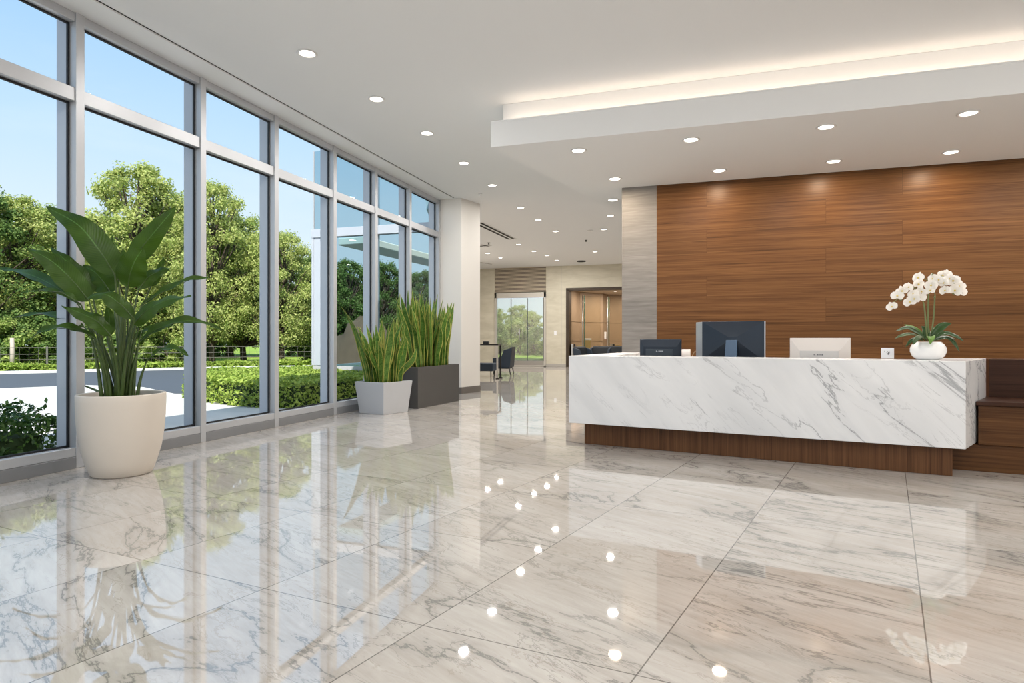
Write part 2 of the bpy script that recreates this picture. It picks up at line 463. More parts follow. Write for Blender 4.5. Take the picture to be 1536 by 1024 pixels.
# pillar at the end of the window wall
pc = MB().prism([(-6.35, 13.42), (-5.56, 13.42), (-5.36, 14.15), (-6.35, 14.45)], 0, CEIL)
tag(pc.build('pillar', M['column']), kind='structure')
bb = MB().prism([(-6.30, 13.405), (-5.545, 13.405), (-5.345, 14.16), (-6.30, 14.46)], 0, .155)
tag(bb.build('baseboard_pillar', M['base'], bevel=.004, seg=1), kind='structure')
tag(MB().prism([(-6.35, 14.3), (-11.15, FY), (-11.35, FY), (-6.55, 14.3)], 0, CEIL).build('wall_left', M['wallwhite']), kind='structure')

# far wall, with the glass door bay and the opening
def XF(u, Y=FY):
    k = (u - 768) / FOC
    return Y * (k * CA - SA) / (CA + k * SA)
xd0, xd1, xo0, xo1 = XF(742), XF(819), XF(849), -1.8
fw = MB()
fw.box(-11.4, xd0, FY, FY + .4, 0, CEIL)
fw.box(xd0, xd1, FY + .06, FY + .4, 3.48, CEIL)
fw.box(xd1, xo0, FY, FY + .4, 0, CEIL)
fw.box(xo0, xo1, FY, FY + .4, 3.55, CEIL)
fw.box(xo1, 8.6, FY, FY + .4, 0, CEIL)
tag(fw.build('wall_far', M['farwall']), kind='structure')
tag(MB().box(xd1 + .72, xd1 + .735, FY - .004, FY + .01, 3.55, CEIL).box(xd1 + .72, xd1 + .735, FY - .004, FY + .01, 0, 3.55).build('trim_3', M['base_light']), kind='structure')
tag(MB().box(xd1, xo0, FY - .03, FY, 0, .14).box(-11.3, xd0, FY - .03, FY, 0, .14).build('baseboard_far', M['base_light'], bevel=.004, seg=1), kind='structure')
# unseen wall behind the camera: open middle added to let in fill daylight
tag(MB().box(-6.3, -5.6, -7.1, -6.9, 0, CEIL).box(7.9, 8.6, -7.1, -6.9, 0, CEIL).box(-5.6, 7.9, -7.1, -6.9, 0, .3).box(-5.6, 7.9, -7.1, -6.9, 4.35, CEIL).build('wall_front_fill_opening', M['wallwhite']), kind='structure')

# slatted timber grille above the glass door
sl = empty('slatted_panel', (0, 0, 0), 0, 'taupe horizontal slat panel on the far wall above the glass double door', 'wall panel')
sm = plain('taupe_slats', (.50, .43, .34), .6, var=.2)
bk = plain('slat_backing', (.085, .065, .05), .8)
MB().box(xd0, xd1, FY + .02, FY + .06, 3.48, CEIL).build('backing', bk, sl)
mm = MB(); z = 3.50
while z < CEIL - .03:
    mm.box(xd0, xd1, FY - .01, FY + .02, z, z + .034); z += .062
mm.build('slat_array', sm, sl)

# far glass door
dr = empty('door_1', (0, 0, 0)); tag(dr, 'frameless glass double door with steel header in the far wall', kind='structure')
fz = 3.46
m = MB(); m.box(xd0, xd1, FY - .04, FY + .1, 3.06 + .16, fz)
m.box(xd0, xd0 + .11, FY - .04, FY + .1, 0, fz); m.box(xd1 - .10, xd1, FY - .04, FY + .1, 0, fz)
m.box(xd0, xd1, FY - .04, FY + .1, 0, .06)
m.build('door_frame', plain('pale_steel_frame', (.55, .53, .49), .35, .4), dr, bevel=.006, seg=1)
MB().box(xd0 + .11, xd1 - .10, FY - .03, FY + .09, .06, .26).build('bottom_rail', plain('stone_grey_rail', (.33, .31, .28), .5), dr)
cuts = [xd0 + .13, XF(766.5), XF(791), xd1 - .12]
for i in range(3):
    p = MB().box(cuts[i] + .012, cuts[i + 1] - .012, FY + .02, FY + .034, .26, 3.2).build('glass_panel', M['glass_door'], dr)
    MB().box(cuts[i + 1] - .022, cuts[i + 1] + .012, FY + .01, FY + .045, .26, 3.2).build('panel_edge', plain('dark_glass_edge', (.03, .05, .045), .3), dr)
for x in (XF(780), XF(785)):
    h = MB(); h.tube([(x, FY - .02, 1.25), (x, FY - .07, 1.25), (x, FY - .07, 1.75), (x, FY - .02, 1.75)], .018, 8)
    h.build('door_handle', M['steel'], dr, smooth=True)

# opening to the lift lobby: bronze frame, brown panelled walls, ceiling and lamps
op = MB(); op.box(xo0, xo0 + .16, FY - .02, FY + .45, 0, 3.55).box(xo0, xo1, FY - .02, FY + .45, 3.50, 3.62)
tag(op.build('trim_4', M['bronze'], bevel=.006, seg=1), kind='structure')
lob = MB()
pts = [(xo0 + .1, FY + .4), (xo0 + .15, 30.0), (xo0 + 1.1, 31.2), (xo0 + 1.15, 32.4), (xo0 + 2.4, 33.0), (xo0 + 2.5, 34.2), (0.5, 34.8)]
for i in range(len(pts) - 1):
    a, b = Vector((*pts[i], 0)), Vector((*pts[i + 1], 0))
    nrm = Vector((-(b - a).y, (b - a).x, 0)).normalized() * .1
    lob.prism([tuple(a.xy), tuple(b.xy), tuple((b + nrm).xy), tuple((a + nrm).xy)], 0, 3.62)
    L = (b - a).length; k = 1
    dd = (b - a).normalized()
tag(lob.build('wall_lobby', M['brown_panel']), kind='structure')
tr = MB()
for i in range(len(pts) - 1):
    a, b = Vector((*pts[i], 0)), Vector((*pts[i + 1], 0)); n_ = Vector(((b - a).y, -(b - a).x, 0)).normalized() * .012
    for z in (1.15, 2.1): tr.prism([tuple(a.xy), tuple(b.xy), tuple((b + n_).xy), tuple((a + n_).xy)], z, z + .012)
tag(tr.build('trim_5', M['bronze']), kind='structure')
tag(MB().box(-7, 1.5, FY + .4, 35, 3.62, 3.9).build('ceiling_lobby', plain('lobby_ceiling', (.55, .47, .38), .8)), kind='structure')
tag(MB().box(xo1 - .0, xo1 + .2, FY + .4, 35, 0, 3.62).build('wall_lobby_side', M['brown_panel']), kind='structure')

# ------------------------------------------------------------------ soffit with cove
sx = lambda Y: -2.87 + (Y - 8.0) * 1.12 / 5.0
sof = MB()
sof.prism([(sx(8.0), 8.0), (8.5, 7.98), (8.5, 16), (sx(16), 16)], 3.98, 4.32)
sof.prism([(sx(8.0), 8.0), (8.5, 7.98), (8.5, 8.03), (sx(8.05) + .04, 8.05)], 4.32, 4.345)
sof.prism([(sx(8.23) + .05, 8.23), (8.5, 8.21), (8.5, 16), (sx(16) + .15, 16)], 4.32, CEIL)
tag(sof.build('ceiling_soffit', M['soffit'], bevel=.004, seg=1), kind='structure')
cv = empty('cove_light', (0, 0, 0), 0, 'warm linear cove light along the top of the white ceiling soffit', 'cove light')
MB().box(-2.72, 8.4, 8.09, 8.13, 4.321, 4.331).build('light_strip', M['cove'], cv)
la = bpy.data.lights.new('cove_lamp', 'AREA'); la.shape = 'RECTANGLE'; la.size = 11.0; la.size_y = .04; la.energy = 15; la.color = (1, .80, .62)
lo = bpy.data.objects.new('cove_lamp', la); C.objects.link(lo); lo.location = (2.8, 8.11, 4.335); lo.rotation_euler = (R(180 - 22), 0, 0); lo.parent = cv

# ------------------------------------------------------------------ window wall bays
MY = [-2.8, -1.35, .1, 1.6, 3.1, 4.585, 6.185, 7.57, 9.07, 10.45, 11.88, 13.38]
for i in range(len(MY) - 1):
    y0, y1 = MY[i], MY[i + 1]
    w = empty('window_%d' % (i + 1), (WX, (y0 + y1) / 2, 0)); tag(w, kind='structure')
    lx = lambda x: x - WX; ly = lambda y: y - (y0 + y1) / 2
    def bx(x0, x1, a, b, z0, z1, nm, mt, bev=.003):
        MB().box(lx(x0), lx(x1), ly(a), ly(b), z0, z1).build(nm, mt, w, bevel=bev, seg=1)
    last = i == len(MY) - 2
    # inner mullion at the far end of the bay and its outside cap
    e0, e1 = (y1 - .045, y1 + .045)
    bx(-6.215, -6.10, e0, e1, 0, CEIL, 'mullion', M['alu'])
    bx(-6.37, -6.225, y1 - .05, y1 + .05, .0, CEIL, 'outer_cap', M['alu_ext'])
    a, b = y0 + .045, y1 - .045
    bx(-6.215, -6.115, a, b, 3.73, 3.865, 'transom', M['alu'])
    bx(-6.32, -6.225, a, b, 3.77, 3.83, 'outer_transom', M['alu_ext'])
    bx(-6.215, -6.115, a, b, 4.54, CEIL - .022, 'head_rail', M['alu'])
    bx(-6.215, -6.105, a, b, .12, .21, 'sill_rail', M['alu'])
    bx(-6.215, -6.095, a, b, 0, .118, 'sill', M['alu_dark'])
    bx(-6.32, -6.225, a, b, 0, .17, 'outer_sill', M['alu_ext'])
    g = MB()
    for z0, z1 in ((.21, 3.73), (3.865, 4.54)):
        t_ = .020
        g.box(lx(-6.212), lx(-6.19), ly(a), ly(b), z0, z0 + t_); g.box(lx(-6.212), lx(-6.19), ly(a), ly(b), z1 - t_, z1)
        g.box(lx(-6.212), lx(-6.19), ly(a), ly(a + t_), z0 + t_, z1 - t_); g.box(lx(-6.212), lx(-6.19), ly(b - t_), ly(b), z0 + t_, z1 - t_)
    g.build('gasket', M['gasket'], w)
    for z0, z1 in ((.21, 3.73), (3.865, 4.54)):
        # the pane
        MB().box(lx(-6.226), lx(-6.214), ly(a + .004), ly(b - .004), z0 + .003, z1 - .003).build('glass_pane', M['glass'], w)

# ------------------------------------------------------------------ downlights
def make_downlight(z, r, zone):
    t = empty('downlight', (0, 0, z))
    tr_ = MB().lathe([(r * .86, .002), (r * 1.14, 0.0), (r * 1.18, -.008), (r * 1.0, -.014), (r * .88, -.008), (r * .86, .002)], 28, closed=True)
    tr_.build('trim_ring', M['trim_light'], t, smooth=True)
    MB().lathe([(r * .87, -.004), (r * .87, -.001)], 28).build('lens', M['lens'], t)
    return t
def lamp(power, r, col=(1, .90, .78)):
    l = bpy.data.lights.new('lamp', 'AREA'); l.shape = 'DISK'; l.size = 2 * r * 1.05; l.energy = power; l.color = col
    return l
LP = {'main': lamp(35, .085, (1, .96, .915)), 'soffit': lamp(26, .09, (1, .90, .78)), 'wall': lamp(30, .09, (1, .80, .58)), 'far': lamp(46, .08, (1, .95, .89))}
proto = {'main': make_downlight(CEIL, .10, 'main'), 'soffit': make_downlight(3.98, .10, 'soffit')}
index_kids()
used = set()
def downlight(kind, x, y, label, group, pw='main'):
    o = proto[kind] if kind not in used else copy_tree(proto[kind]); used.add(kind)
    o.location = (x, y, CEIL if kind == 'main' else 3.98)
    tag(o, label, 'ceiling light', group)
    l = bpy.data.objects.new('lamp', LP[pw]); C.objects.link(l); l.parent = o; l.location = (0, 0, -.02)
ordn = ['nearest', 'second', 'third', 'fourth', 'fifth', 'sixth', 'seventh', 'eighth']
for k, (x, y) in enumerate([(-4.45, 6.05), (-4.38, 7.5), (-4.33, 9.0), (-4.40, 10.75), (-4.45, 12.5), (-4.52, 14.85), (-4.52, 16.55), (-4.49, 18.5)]):
    downlight('main', x, y, 'round recessed downlight, %s from the camera in the long row beside the windows' % ordn[k], 'row of downlights beside the windows')
lab2 = ['bright downlight just past the end of the two-slot air vent', 'downlight behind the one at the end of the air vent', 'small far downlight above the far door panel, nearest the cream pillar', 'small far downlight right after the one nearest the cream pillar',
        'far downlight over the slatted panel, lower of two in its row', 'tiny downlight close to the far wall above the slatted panel', 'far downlight in a dark ring above the lobby opening', 'downlight beside the lower left edge of the soffit', 'far downlight partly behind the grey stone wall end']
for k, (x, y) in enumerate([(-6.38, 20.7), (-6.31, 22.5), (-8.2, 22.5), (-8.15, 23.9), (-6.13, 23.8), (-6.12, 25.4), (-4.10, 23.3), (-2.5, 16.6), (-3.0, 18.6)]):
    downlight('main', x, y, lab2[k], 'downlights in the far hall ceiling', 'far')
for k, (x, y) in enumerate([(-1.73, 8.5), (-.2, 8.5), (1.43, 8.5), (2.95, 8.5)]):
    downlight('soffit', x, y, 'round downlight in the soffit front row, %s from its free corner' % ordn[k].replace('nearest', 'first'), 'soffit downlights, front row')
for k, (x, y) in enumerate([(-1.46, 10.2), (.19, 10.2), (1.82, 10.2), (3.33, 10.2)]):
    downlight('soffit', x, y, ['round soffit downlight in front of the grey stone wall end', 'soffit downlight close to the wood wall, first past the grey stone', 'soffit downlight close to the wood wall, middle of its three', 'soffit downlight close to the wood wall, farthest from the grey stone'][k], 'soffit downlights, wall row', 'wall')
downlight('soffit', -1.72, 11.75, 'dim downlight at the soffit edge behind the stone wall end', 'soffit downlights, wall row')
# unseen downlights added over and behind the viewpoint as fill light
for x in (-4.45, -1.5, 1.45, 4.4, 7.2):
    for y in (-5, -2.5, 0, 2.5):
        downlight('main', x, y, 'unseen fill downlight added over the entrance half of the lobby', 'unseen fill downlights')
for (x, y) in ((4.0, 5.0), (6.8, 5.2), (5.0, 8.5), (6.7, 8.5), (5.2, 10.2), (7.0, 10.2)):
    downlight('main' if y < 6 else 'soffit', x, y, 'round recessed downlight toward the end of the lobby beyond the desk', 'downlights beyond the desk')
for (x, y) in ((-1, 18), (3, 18), (-1, 24), (3, 24)):
    downlight('main', x, y, 'round recessed downlight in the hall behind the wood wall', 'downlights behind the wood wall', 'far')
for (x, y) in ((-4.9, 28.6), (-4.3, 30.2), (-3.2, 31.5), (-2.8, 29.2)):
    pr_ = copy_tree(proto['main']); pr_.location = (x, y, 3.62)
    tag(pr_, 'round warm downlight in the brown lobby beyond the opening', 'ceiling light', 'lobby downlights')
    l_ = bpy.data.lights.new('lamp', 'AREA'); l_.shape = 'DISK'; l_.size = .15; l_.energy = 60; l_.color = (1, .84, .68)
    l = bpy.data.objects.new('lamp', l_); C.objects.link(l); l.parent = pr_; l.location = (0, 0, -.02)

# air slots and small ceiling fittings
def vent(p, q, w, label, n=2):
    a, b = Vector(p), Vector(q); L = (b - a).length
    t = empty('air_vent', ((a + b) / 2)[:2] + (CEIL,), math.atan2((b - a).y, (b - a).x), label, 'air vent', 'linear slot vents')
    MB().box(-L / 2, L / 2, -w / 2, w / 2, -.012, .0).build('frame', M['trim_light'], t, bevel=.003, seg=1)
    for k in range(n):
        y = -w / 2 + w * (k + .5) / n
        MB().box(-L / 2 + .02, L / 2 - .02, y - w * .14, y + w * .14, -.014, -.010).build('slot', M['black'], t)
a = PZ(716, 333.5, CEIL); b = PZ(768, 358.5, CEIL)
vent((a.x, a.y, 0), (b.x, b.y, 0), .34, 'long two-slot black air vent in the ceiling next to the cream pillar')
a = PZ(716, 392.5, CEIL); b = PZ(738, 396.0, CEIL)
vent((a.x, a.y, 0), (b.x, b.y, 0), .16, 'short thin air vent by the far wall top, behind the pillar', 1)
a = PZ(716, 367.5, CEIL); b = PZ(731, 369.5, CEIL)
vent((a.x, a.y, 0), (b.x, b.y, 0), .5, 'short wide air vent in the ceiling between the pillar and the far wall', 2)
for (u, v, lb) in ((733, 364, 'small dark sprinkler head in the ceiling near the long air vent'), (879, 360, 'small dark sprinkler head in the ceiling above the lobby opening'), (720, 290.5, 'tiny pale sprinkler cap in the ceiling above the pillar top')):
    p = PZ(u, v, CEIL); s_ = MB().lathe([(.045, 0), (.045, -.01), (.02, -.02), (.018, -.05), (.032, -.055), (.032, -.06)], 16).build('sprinkler_head', M['black_metal'] if 'dark' in lb else M['trim_light'], smooth=True, loc=(p.x, p.y, CEIL))
    tag(s_, lb, 'sprinkler', 'ceiling sprinklers')
p = PZ(872, 391.5, CEIL); tag(MB().lathe([(.20, 0), (.20, -.02), (.17, -.035)], 24).build('ceiling_speaker', M['black'], smooth=True, loc=(p.x, p.y, CEIL)), 'flat round black ceiling speaker near the far wall above the opening', 'speaker')
p = PZ(885, 345.5, CEIL); tag(MB().lathe([(.09, 0), (.09, -.02), (.06, -.035)], 20).build('smoke_detector', M['trim_light'], smooth=True, loc=(p.x, p.y, CEIL)), 'small grey smoke detector in the ceiling left of the soffit edge', 'smoke detector')
# ------------------------------------------------------------------ wall switch on the far wall
sw = MB().box(-.06, .06, -.012, 0, -.10, .10).build('wall_switch', M['card'], bevel=.004, loc=(XF(833), FY, 1.55)); tag(sw, 'small white switch plate on the cream wall between door and opening', 'switch')

# ------------------------------------------------------------------ reception desk
DA = Vector((-1.62, 7.36, 0)); DB = Vector((2.31, 6.72, 0))
ang = math.atan2(DB.y - DA.y, DB.x - DA.x); L = (DB - DA).length
desk = empty('reception_desk', DA, ang, 'white veined marble reception desk floating on a recessed walnut plinth', 'reception desk')
Mi = Matrix.Rotation(-ang, 4, 'Z') @ Matrix.Translation(-DA)
loc2 = lambda x, y: tuple((Mi @ Vector((x, y, 0))).xy)
RB = loc2(2.83, 7.70); LBk = loc2(-1.20, 9.45)
T0, T1 = .28, 1.105
prof = [(0, 0), (L, 0), RB, (RB[0] - .42, RB[1] + .02), (L - .24, .46), (.42, .46), (LBk[0] + .36, LBk[1]), LBk]
MB().prism(prof, T0, T1).build('marble_counter', M['marble'], desk, bevel=.005, seg=2)
k0, k1 = loc2(-1.46, 7.55), loc2(2.24, 6.83)
MB().prism([(k0[0], k0[1]), (k1[0], k1[1]), (k1[0], k1[1] + .5), (k0[0] + .3, k0[1] + .5), (LBk[0] + .3, LBk[1] - .1), (LBk[0] + .1, LBk[1] - .1)], 0, T0).build('plinth', M['kick'], desk, bevel=.004, seg=1)
MB().prism([(.40, .46), (L - .26, .46), (L - .1, 1.1), (.5, 1.1)], .72, .75).build('worktop', M['wood_deep'], desk)

# wooden side counter against the desk's right end
sc_ = empty('side_counter', (2.53, 7.12, 0), ang, 'low dark walnut side counter with raised back panel at the end of the marble desk', 'counter')
Mj = Matrix.Rotation(-ang, 4, 'Z') @ Matrix.Translation(-Vector((2.53, 7.12, 0)))
j2 = lambda x, y: tuple((Mj @ Vector((x, y, 0))).xy)
e0, e1 = j2(2.545, 7.14), j2(2.83, 7.68)
MB().prism([(e0[0] + .012, 0.02), (4.6, .02), (4.6, .60), (e1[0] + .02, .60)], .27, .655).build('body', M['wood_dark'], sc_, bevel=.004, seg=1)
MB().prism([(-.30, .05), (4.6, .03), (4.6, .60), (-.3, .60)], 0, .268).build('base', M['wood_dark'], sc_, bevel=.004, seg=1)
MB().prism([(e0[0] - .012, -.01), (4.62, -.01), (4.62, .62), (e1[0] + .0, .62)], .657, .70).build('ledge_top', M['wood_deep'], sc_, bevel=.006, seg=2)
MB().prism([(e1[0] + .02, .62), (4.6, .62), (4.6, .90), (e1[0] + .02, .90)], 0, 1.10).build('back_panel', M['wood_deep'], sc_, bevel=.004, seg=1)

# ------------------------------------------------------------------ monitors
def mon(name_label, u0, u1, vt, vb_z, d, rz, kind, group=None):
    W = (u1 - u0) * d / FOC; c = PD((u0 + u1) / 2, vt, d); top = c.z
    H = kind['h']; root = empty('monitor', (c.x, c.y, .75), rz, name_label, 'monitor', group)
    z1 = top - .75; z0 = z1 - H
    # tapered back shell: large rim, smaller raised centre
    m = MB(); t1, t2 = kind.get('t1', .018), kind.get('t2', .06)
    rim = [(-W / 2, z0), (W / 2, z0), (W / 2, z1), (-W / 2, z1)]
    cx0, cx1, cz0, cz1 = kind['inner']
    inn = [(W * cx0, z0 + H * cz0), (W * cx1, z0 + H * cz0), (W * cx1, z0 + H * cz1), (W * cx0, z0 + H * cz1)]
    vs = [(x, 0, z) for x, z in rim] + [(x, -t1, z) for x, z in rim] + [(x, -t2, z) for x, z in inn]
    m.add(vs, [(3, 2, 1, 0), (0, 1, 5, 4), (1, 2, 6, 5), (2, 3, 7, 6), (3, 0, 4, 7), (4, 5, 9, 8), (5, 6, 10, 9), (6, 7, 11, 10), (7, 4, 8, 11), (8, 9, 10, 11)])
    sh = m.build('back_shell', kind['mat'], root, bevel=.002, seg=1)
    MB().box(-W / 2 + .004, W / 2 - .004, .001, .012, z0 + .004, z1 - .004).build('screen', M['screen'], root)
    if kind.get('panel'):
        px0, px1, pz0, pz1 = kind['panel']
        MB().box(W * px0, W * px1, -t2 - .004, -t2 + .004, z0 + H * pz0, z0 + H * pz1).build('port_cover', kind['pmat'], root, bevel=.0015, seg=1)
    # stand
    m = MB(); sw_ = kind.get('sw', .10)
    if kind.get('slab'):
        zt = z0 + H * .52
        m.add([(-sw_ * .42, -t2 - .03, zt), (sw_ * .42, -t2 - .03, zt), (sw_ * .42, -t2 + .005, zt), (-sw_ * .42, -t2 + .005, zt),
               (-sw_ * .60, -t2 - .09, .02), (sw_ * .46, -t2 - .09, .02), (sw_ * .46, -t2 - .05, .02), (-sw_ * .60, -t2 - .05, .02)],
              [(0, 1, 2, 3), (7, 6, 5, 4), (0, 4, 5, 1), (1, 5, 6, 2), (2, 6, 7, 3), (3, 7, 4, 0)])
    else:
        m.box(-sw_ / 2, sw_ / 2, -t2 - .03, -t2 + .004, .01, z0 + H * .3)
    m.build('stand', kind['smat'], root, bevel=.003, seg=2)
    MB().box(-.13, .13, -t2 - .15, .07, 0, .014).build('foot', kind['smat'], root, bevel=.004, seg=2)
    # small illegible maker's mark
    if kind.get('mark'):
        mk = MB(); x = kind['mark'][0]; zz = z0 + H * kind['mark'][1]
        for w_, g_ in ((.010, .012), (.003, .008), (.014, .004), (.010, .004), (.012, .003), (.014, 0)):
            mk.box(x, x + w_, -t2 - .0055, -t2 - .003, zz, zz + .012 * (1 if w_ > .004 else .4)); x += w_ + g_
        mk.build('mark', kind['mmat'], root)
    return root, W, z0, z1
K1 = dict(h=.33, mat=M['mon_dark'], inner=(-.40, .40, .12, .72), panel=(-.34, .30, .0 + .25, .62), pmat=plain('slate_port_cover', (.03, .045, .062), .5), smat=M['mon_stand'], mark=(-.05, .52), mmat=M['mon_silver'], t2=.045)
mon('small dark grey monitor seen from behind, in front of the grey stone', 960, 1022, 509, 0, 8.1, ang, K1)
K2 = dict(h=.47, mat=M['mon_dark'], inner=(-.06, .08, .52, .60), smat=M['mon_stand'], slab=True, sw=.15, t2=.085)
r2, W2, za, zb = mon('largest dark blue monitor with pyramid back and sloping stand', 1055, 1143, 482, 0, 7.35, ang, K2)
m = MB(); m.add([(-W2 / 2 - .10, .13, za), (-W2 / 2 - .002, .0, za), (-W2 / 2 - .002, .0, zb - .002), (-W2 / 2 - .10, .13, zb - .005),
                 (-W2 / 2 - .09, .15, za), (-W2 / 2 - .002, .02, za), (-W2 / 2 - .002, .02, zb - .002), (-W2 / 2 - .09, .15, zb - .005)],
                [(0, 1, 2, 3), (7, 6, 5, 4), (0, 4, 5, 1), (1, 5, 6, 2), (2, 6, 7, 3), (3, 7, 4, 0)])
m.build('side_wing', M['mon_silver'], r2, bevel=.003)
MB().box(W2 / 2 + .001, W2 / 2 + .012, -.012, .02, za, zb - .004).build('edge_strip', M['mon_silver'], r2)
K3 = dict(h=.34, mat=M['mon_white'], inner=(-.34, .32, .10, .60), panel=(-.33, .31, .1, .59), pmat=M['mon_white2'], smat=M['mon_white2'], mark=(-.06, .44), mmat=M['mark'], t2=.05)
mon('off-white monitor seen from behind, between the blue monitor and the orchid', 1189, 1270, 507, 0, 6.85, ang, K3)
# white chair back behind the first monitor
p = PD(1025, 523, 8.75)
ch = empty('office_chair', (p.x, p.y, 0), ang + .1, 'white office chair backrest peeking out behind the small dark monitor', 'office chair')
m = MB(); n = 12
for i in range(n + 1):
    a_ = (i / n - .5) * 1.0
    for z in (.62, .85, 1.05, 1.165):
        x = math.sin(a_) * .21; y = .05 - math.cos(a_) * .12
        m.v.append((x, y, z))
for i in range(n):
    for j in range(3):
        m.f.append((i * 4 + j, i * 4 + 4 + j, i * 4 + 5 + j, i * 4 + 1 + j)); m.m.append(0)
m.build('backrest', M['mon_white'], ch, smooth=True, solid=.03)
MB().box(-.22, .22, -.02, .42, .44, .50).build('seat', M['navy2'], ch, bevel=.03, seg=3)
MB().tube([(0, .2, .08), (0, .2, .44)], .025, 12).build('post', M['steel'], ch, smooth=True)
mm = MB()
for k in range(5):
    a_ = k * 2 * math.pi / 5; mm.tube([(0, .2, .09), (.28 * math.cos(a_), .2 + .28 * math.sin(a_), .05)], .018, 8)
    mm.tube([(.28 * math.cos(a_), .2 + .28 * math.sin(a_) - .012, .028), (.28 * math.cos(a_), .2 + .28 * math.sin(a_) + .012, .028)], .028, 12)
mm.build('star_base', M['black_metal'], ch, smooth=True)
# thin cable between the chair and the big monitor
p = PD(1044, 527, 8.0); q = PD(1037, 531, 8.0)
pts_ = [PD(1052, 520, 7.9), PD(1048, 524, 7.9), PD(1042, 527, 7.9), PD(1038, 534, 7.9), PD(1037, 560, 7.9), PD(1040, 590, 7.9)]
c0 = pts_[0].copy(); cab = MB().tube([x - c0 for x in pts_], .005, 6).build('cable', plain('tan_cable', (.35, .24, .14), .6), smooth=True, loc=c0)
tag(cab, 'thin looped tan cable beside the silver edge of the large monitor', 'cable')

# ------------------------------------------------------------------ sign card
p = PZ(1331.5, 537.5, T1)
cd = empty('sign_card', (p.x, p.y, T1 + .001), ang + .06, 'small square white card sign standing on the marble counter beside the orchid', 'sign')
MB().box(-.058, .058, .0, .022, .0, .112).build('card_block', M['card'], cd, bevel=.003)
m = MB()
m.add([(-.004, -.001, .05), (.004, -.001, .036), (.018, -.001, .058), (.014, -.001, .084)], [(0, 1, 2, 3)])
m.add([(-.012, -.001, .062), (-.008, -.001, .060), (.002, -.001, .078), (-.001, -.001, .08)], [(0, 1, 2, 3)])
m.add([(-.030, -.001, .070), (-.026, -.001, .070), (-.026, -.001, .082), (-.030, -.001, .082)], [(0, 1, 2, 3)])
m.build('emblem', M['mark'], cd)

# ------------------------------------------------------------------ leaf builders
def spline(pts, n):
    pts = [Vector(p) for p in pts]; P_ = [pts[0] * 2 - pts[1]] + pts + [pts[-1] * 2 - pts[-2]]
    out = []; segs = len(pts) - 1
    for i in range(n + 1):
        t = i / n * segs; k = min(int(t), segs - 1); f = t - k
        a, b, c, d = P_[k:k + 4]
        out.append(.5 * ((2 * b) + (c - a) * f + (2 * a - 5 * b + 4 * c - d) * f * f + (3 * b - a - 3 * c + d) * f ** 3))
    return out

def blade(mb, mid, width, prof, normal, fold=.25, n=18, cols=2, wave=0, seed=0):
    pts = spline(mid, n); b = len(mb.v); nc = cols * 2 + 1
    for i, p in enumerate(pts):
        t = (pts[min(i + 1, n)] - pts[max(i - 1, 0)]).normalized(); s = i / n
        nn = (Vector(normal) - t * Vector(normal).dot(t))
        nn = nn.normalized() if nn.length > 1e-4 else t.orthogonal().normalized()
        side = t.cross(nn).normalized(); w = width * prof(s)
        for c in range(-cols, cols + 1):
            f = c / cols
            q = p + side * (w * f) + nn * (abs(f) ** 1.3 * w * fold)
            if wave: q += nn * (wave * abs(f) * math.sin(s * 19 + seed + (2 if c > 0 else 0)))
            mb.v.append(tuple(q)); mb.uv[len(mb.v) - 1] = (f, s)
    for i in range(n):
        for c in range(nc - 1):
            mb.f.append((b + i * nc + c, b + i * nc + c + 1, b + (i + 1) * nc + c + 1, b + (i + 1) * nc + c)); mb.m.append(0)

banana = lambda s: (math.sin(math.pi * min(1, s ** .72 * 1.0)) ** .72) * (1 - .12 * s) if 0 < s < 1 else .0
shield = lambda s: math.sin(math.pi * s ** .8) ** .55 if 0 < s < 1 else 0
lance = lambda s: (math.sin(math.pi * s ** .85) ** .8) if 0 < s < 1 else 0

# ------------------------------------------------------------------ big potted plant
pc_ = PD(183, 708, 5.95); PX, PY = pc_.x, pc_.y
plant = empty('potted_plant', (PX, PY, 0), 0, 'tall broad-leaved bird-of-paradise plant in a round cream pot by the windows', 'potted plant')
prof_ = [(.245, 0), (.262, .012), (.300, .12), (.338, .26), (.362, .42), (.374, .58), (.378, .72), (.378, .775), (.374, .784), (.352, .784), (.345, .776), (.342, .72), (.335, .68)]
MB().lathe(prof_, 72).build('planter', M['pot_cream'], plant, smooth=True)
MB().lathe([(.338, .685), (.25, .70), (.05, .715)], 40).build('soil', M['soil'], plant, smooth=True)
org = Vector((PX, PY, 0)); D0 = 5.95
to_cam = (Vector((0, 0, CAMH)) - Vector((PX, PY, 1.6))).normalized()
def L_(u, v, dd=0): return PD(u, v, D0 + dd) - org
UP = Vector((0, 0, 1))
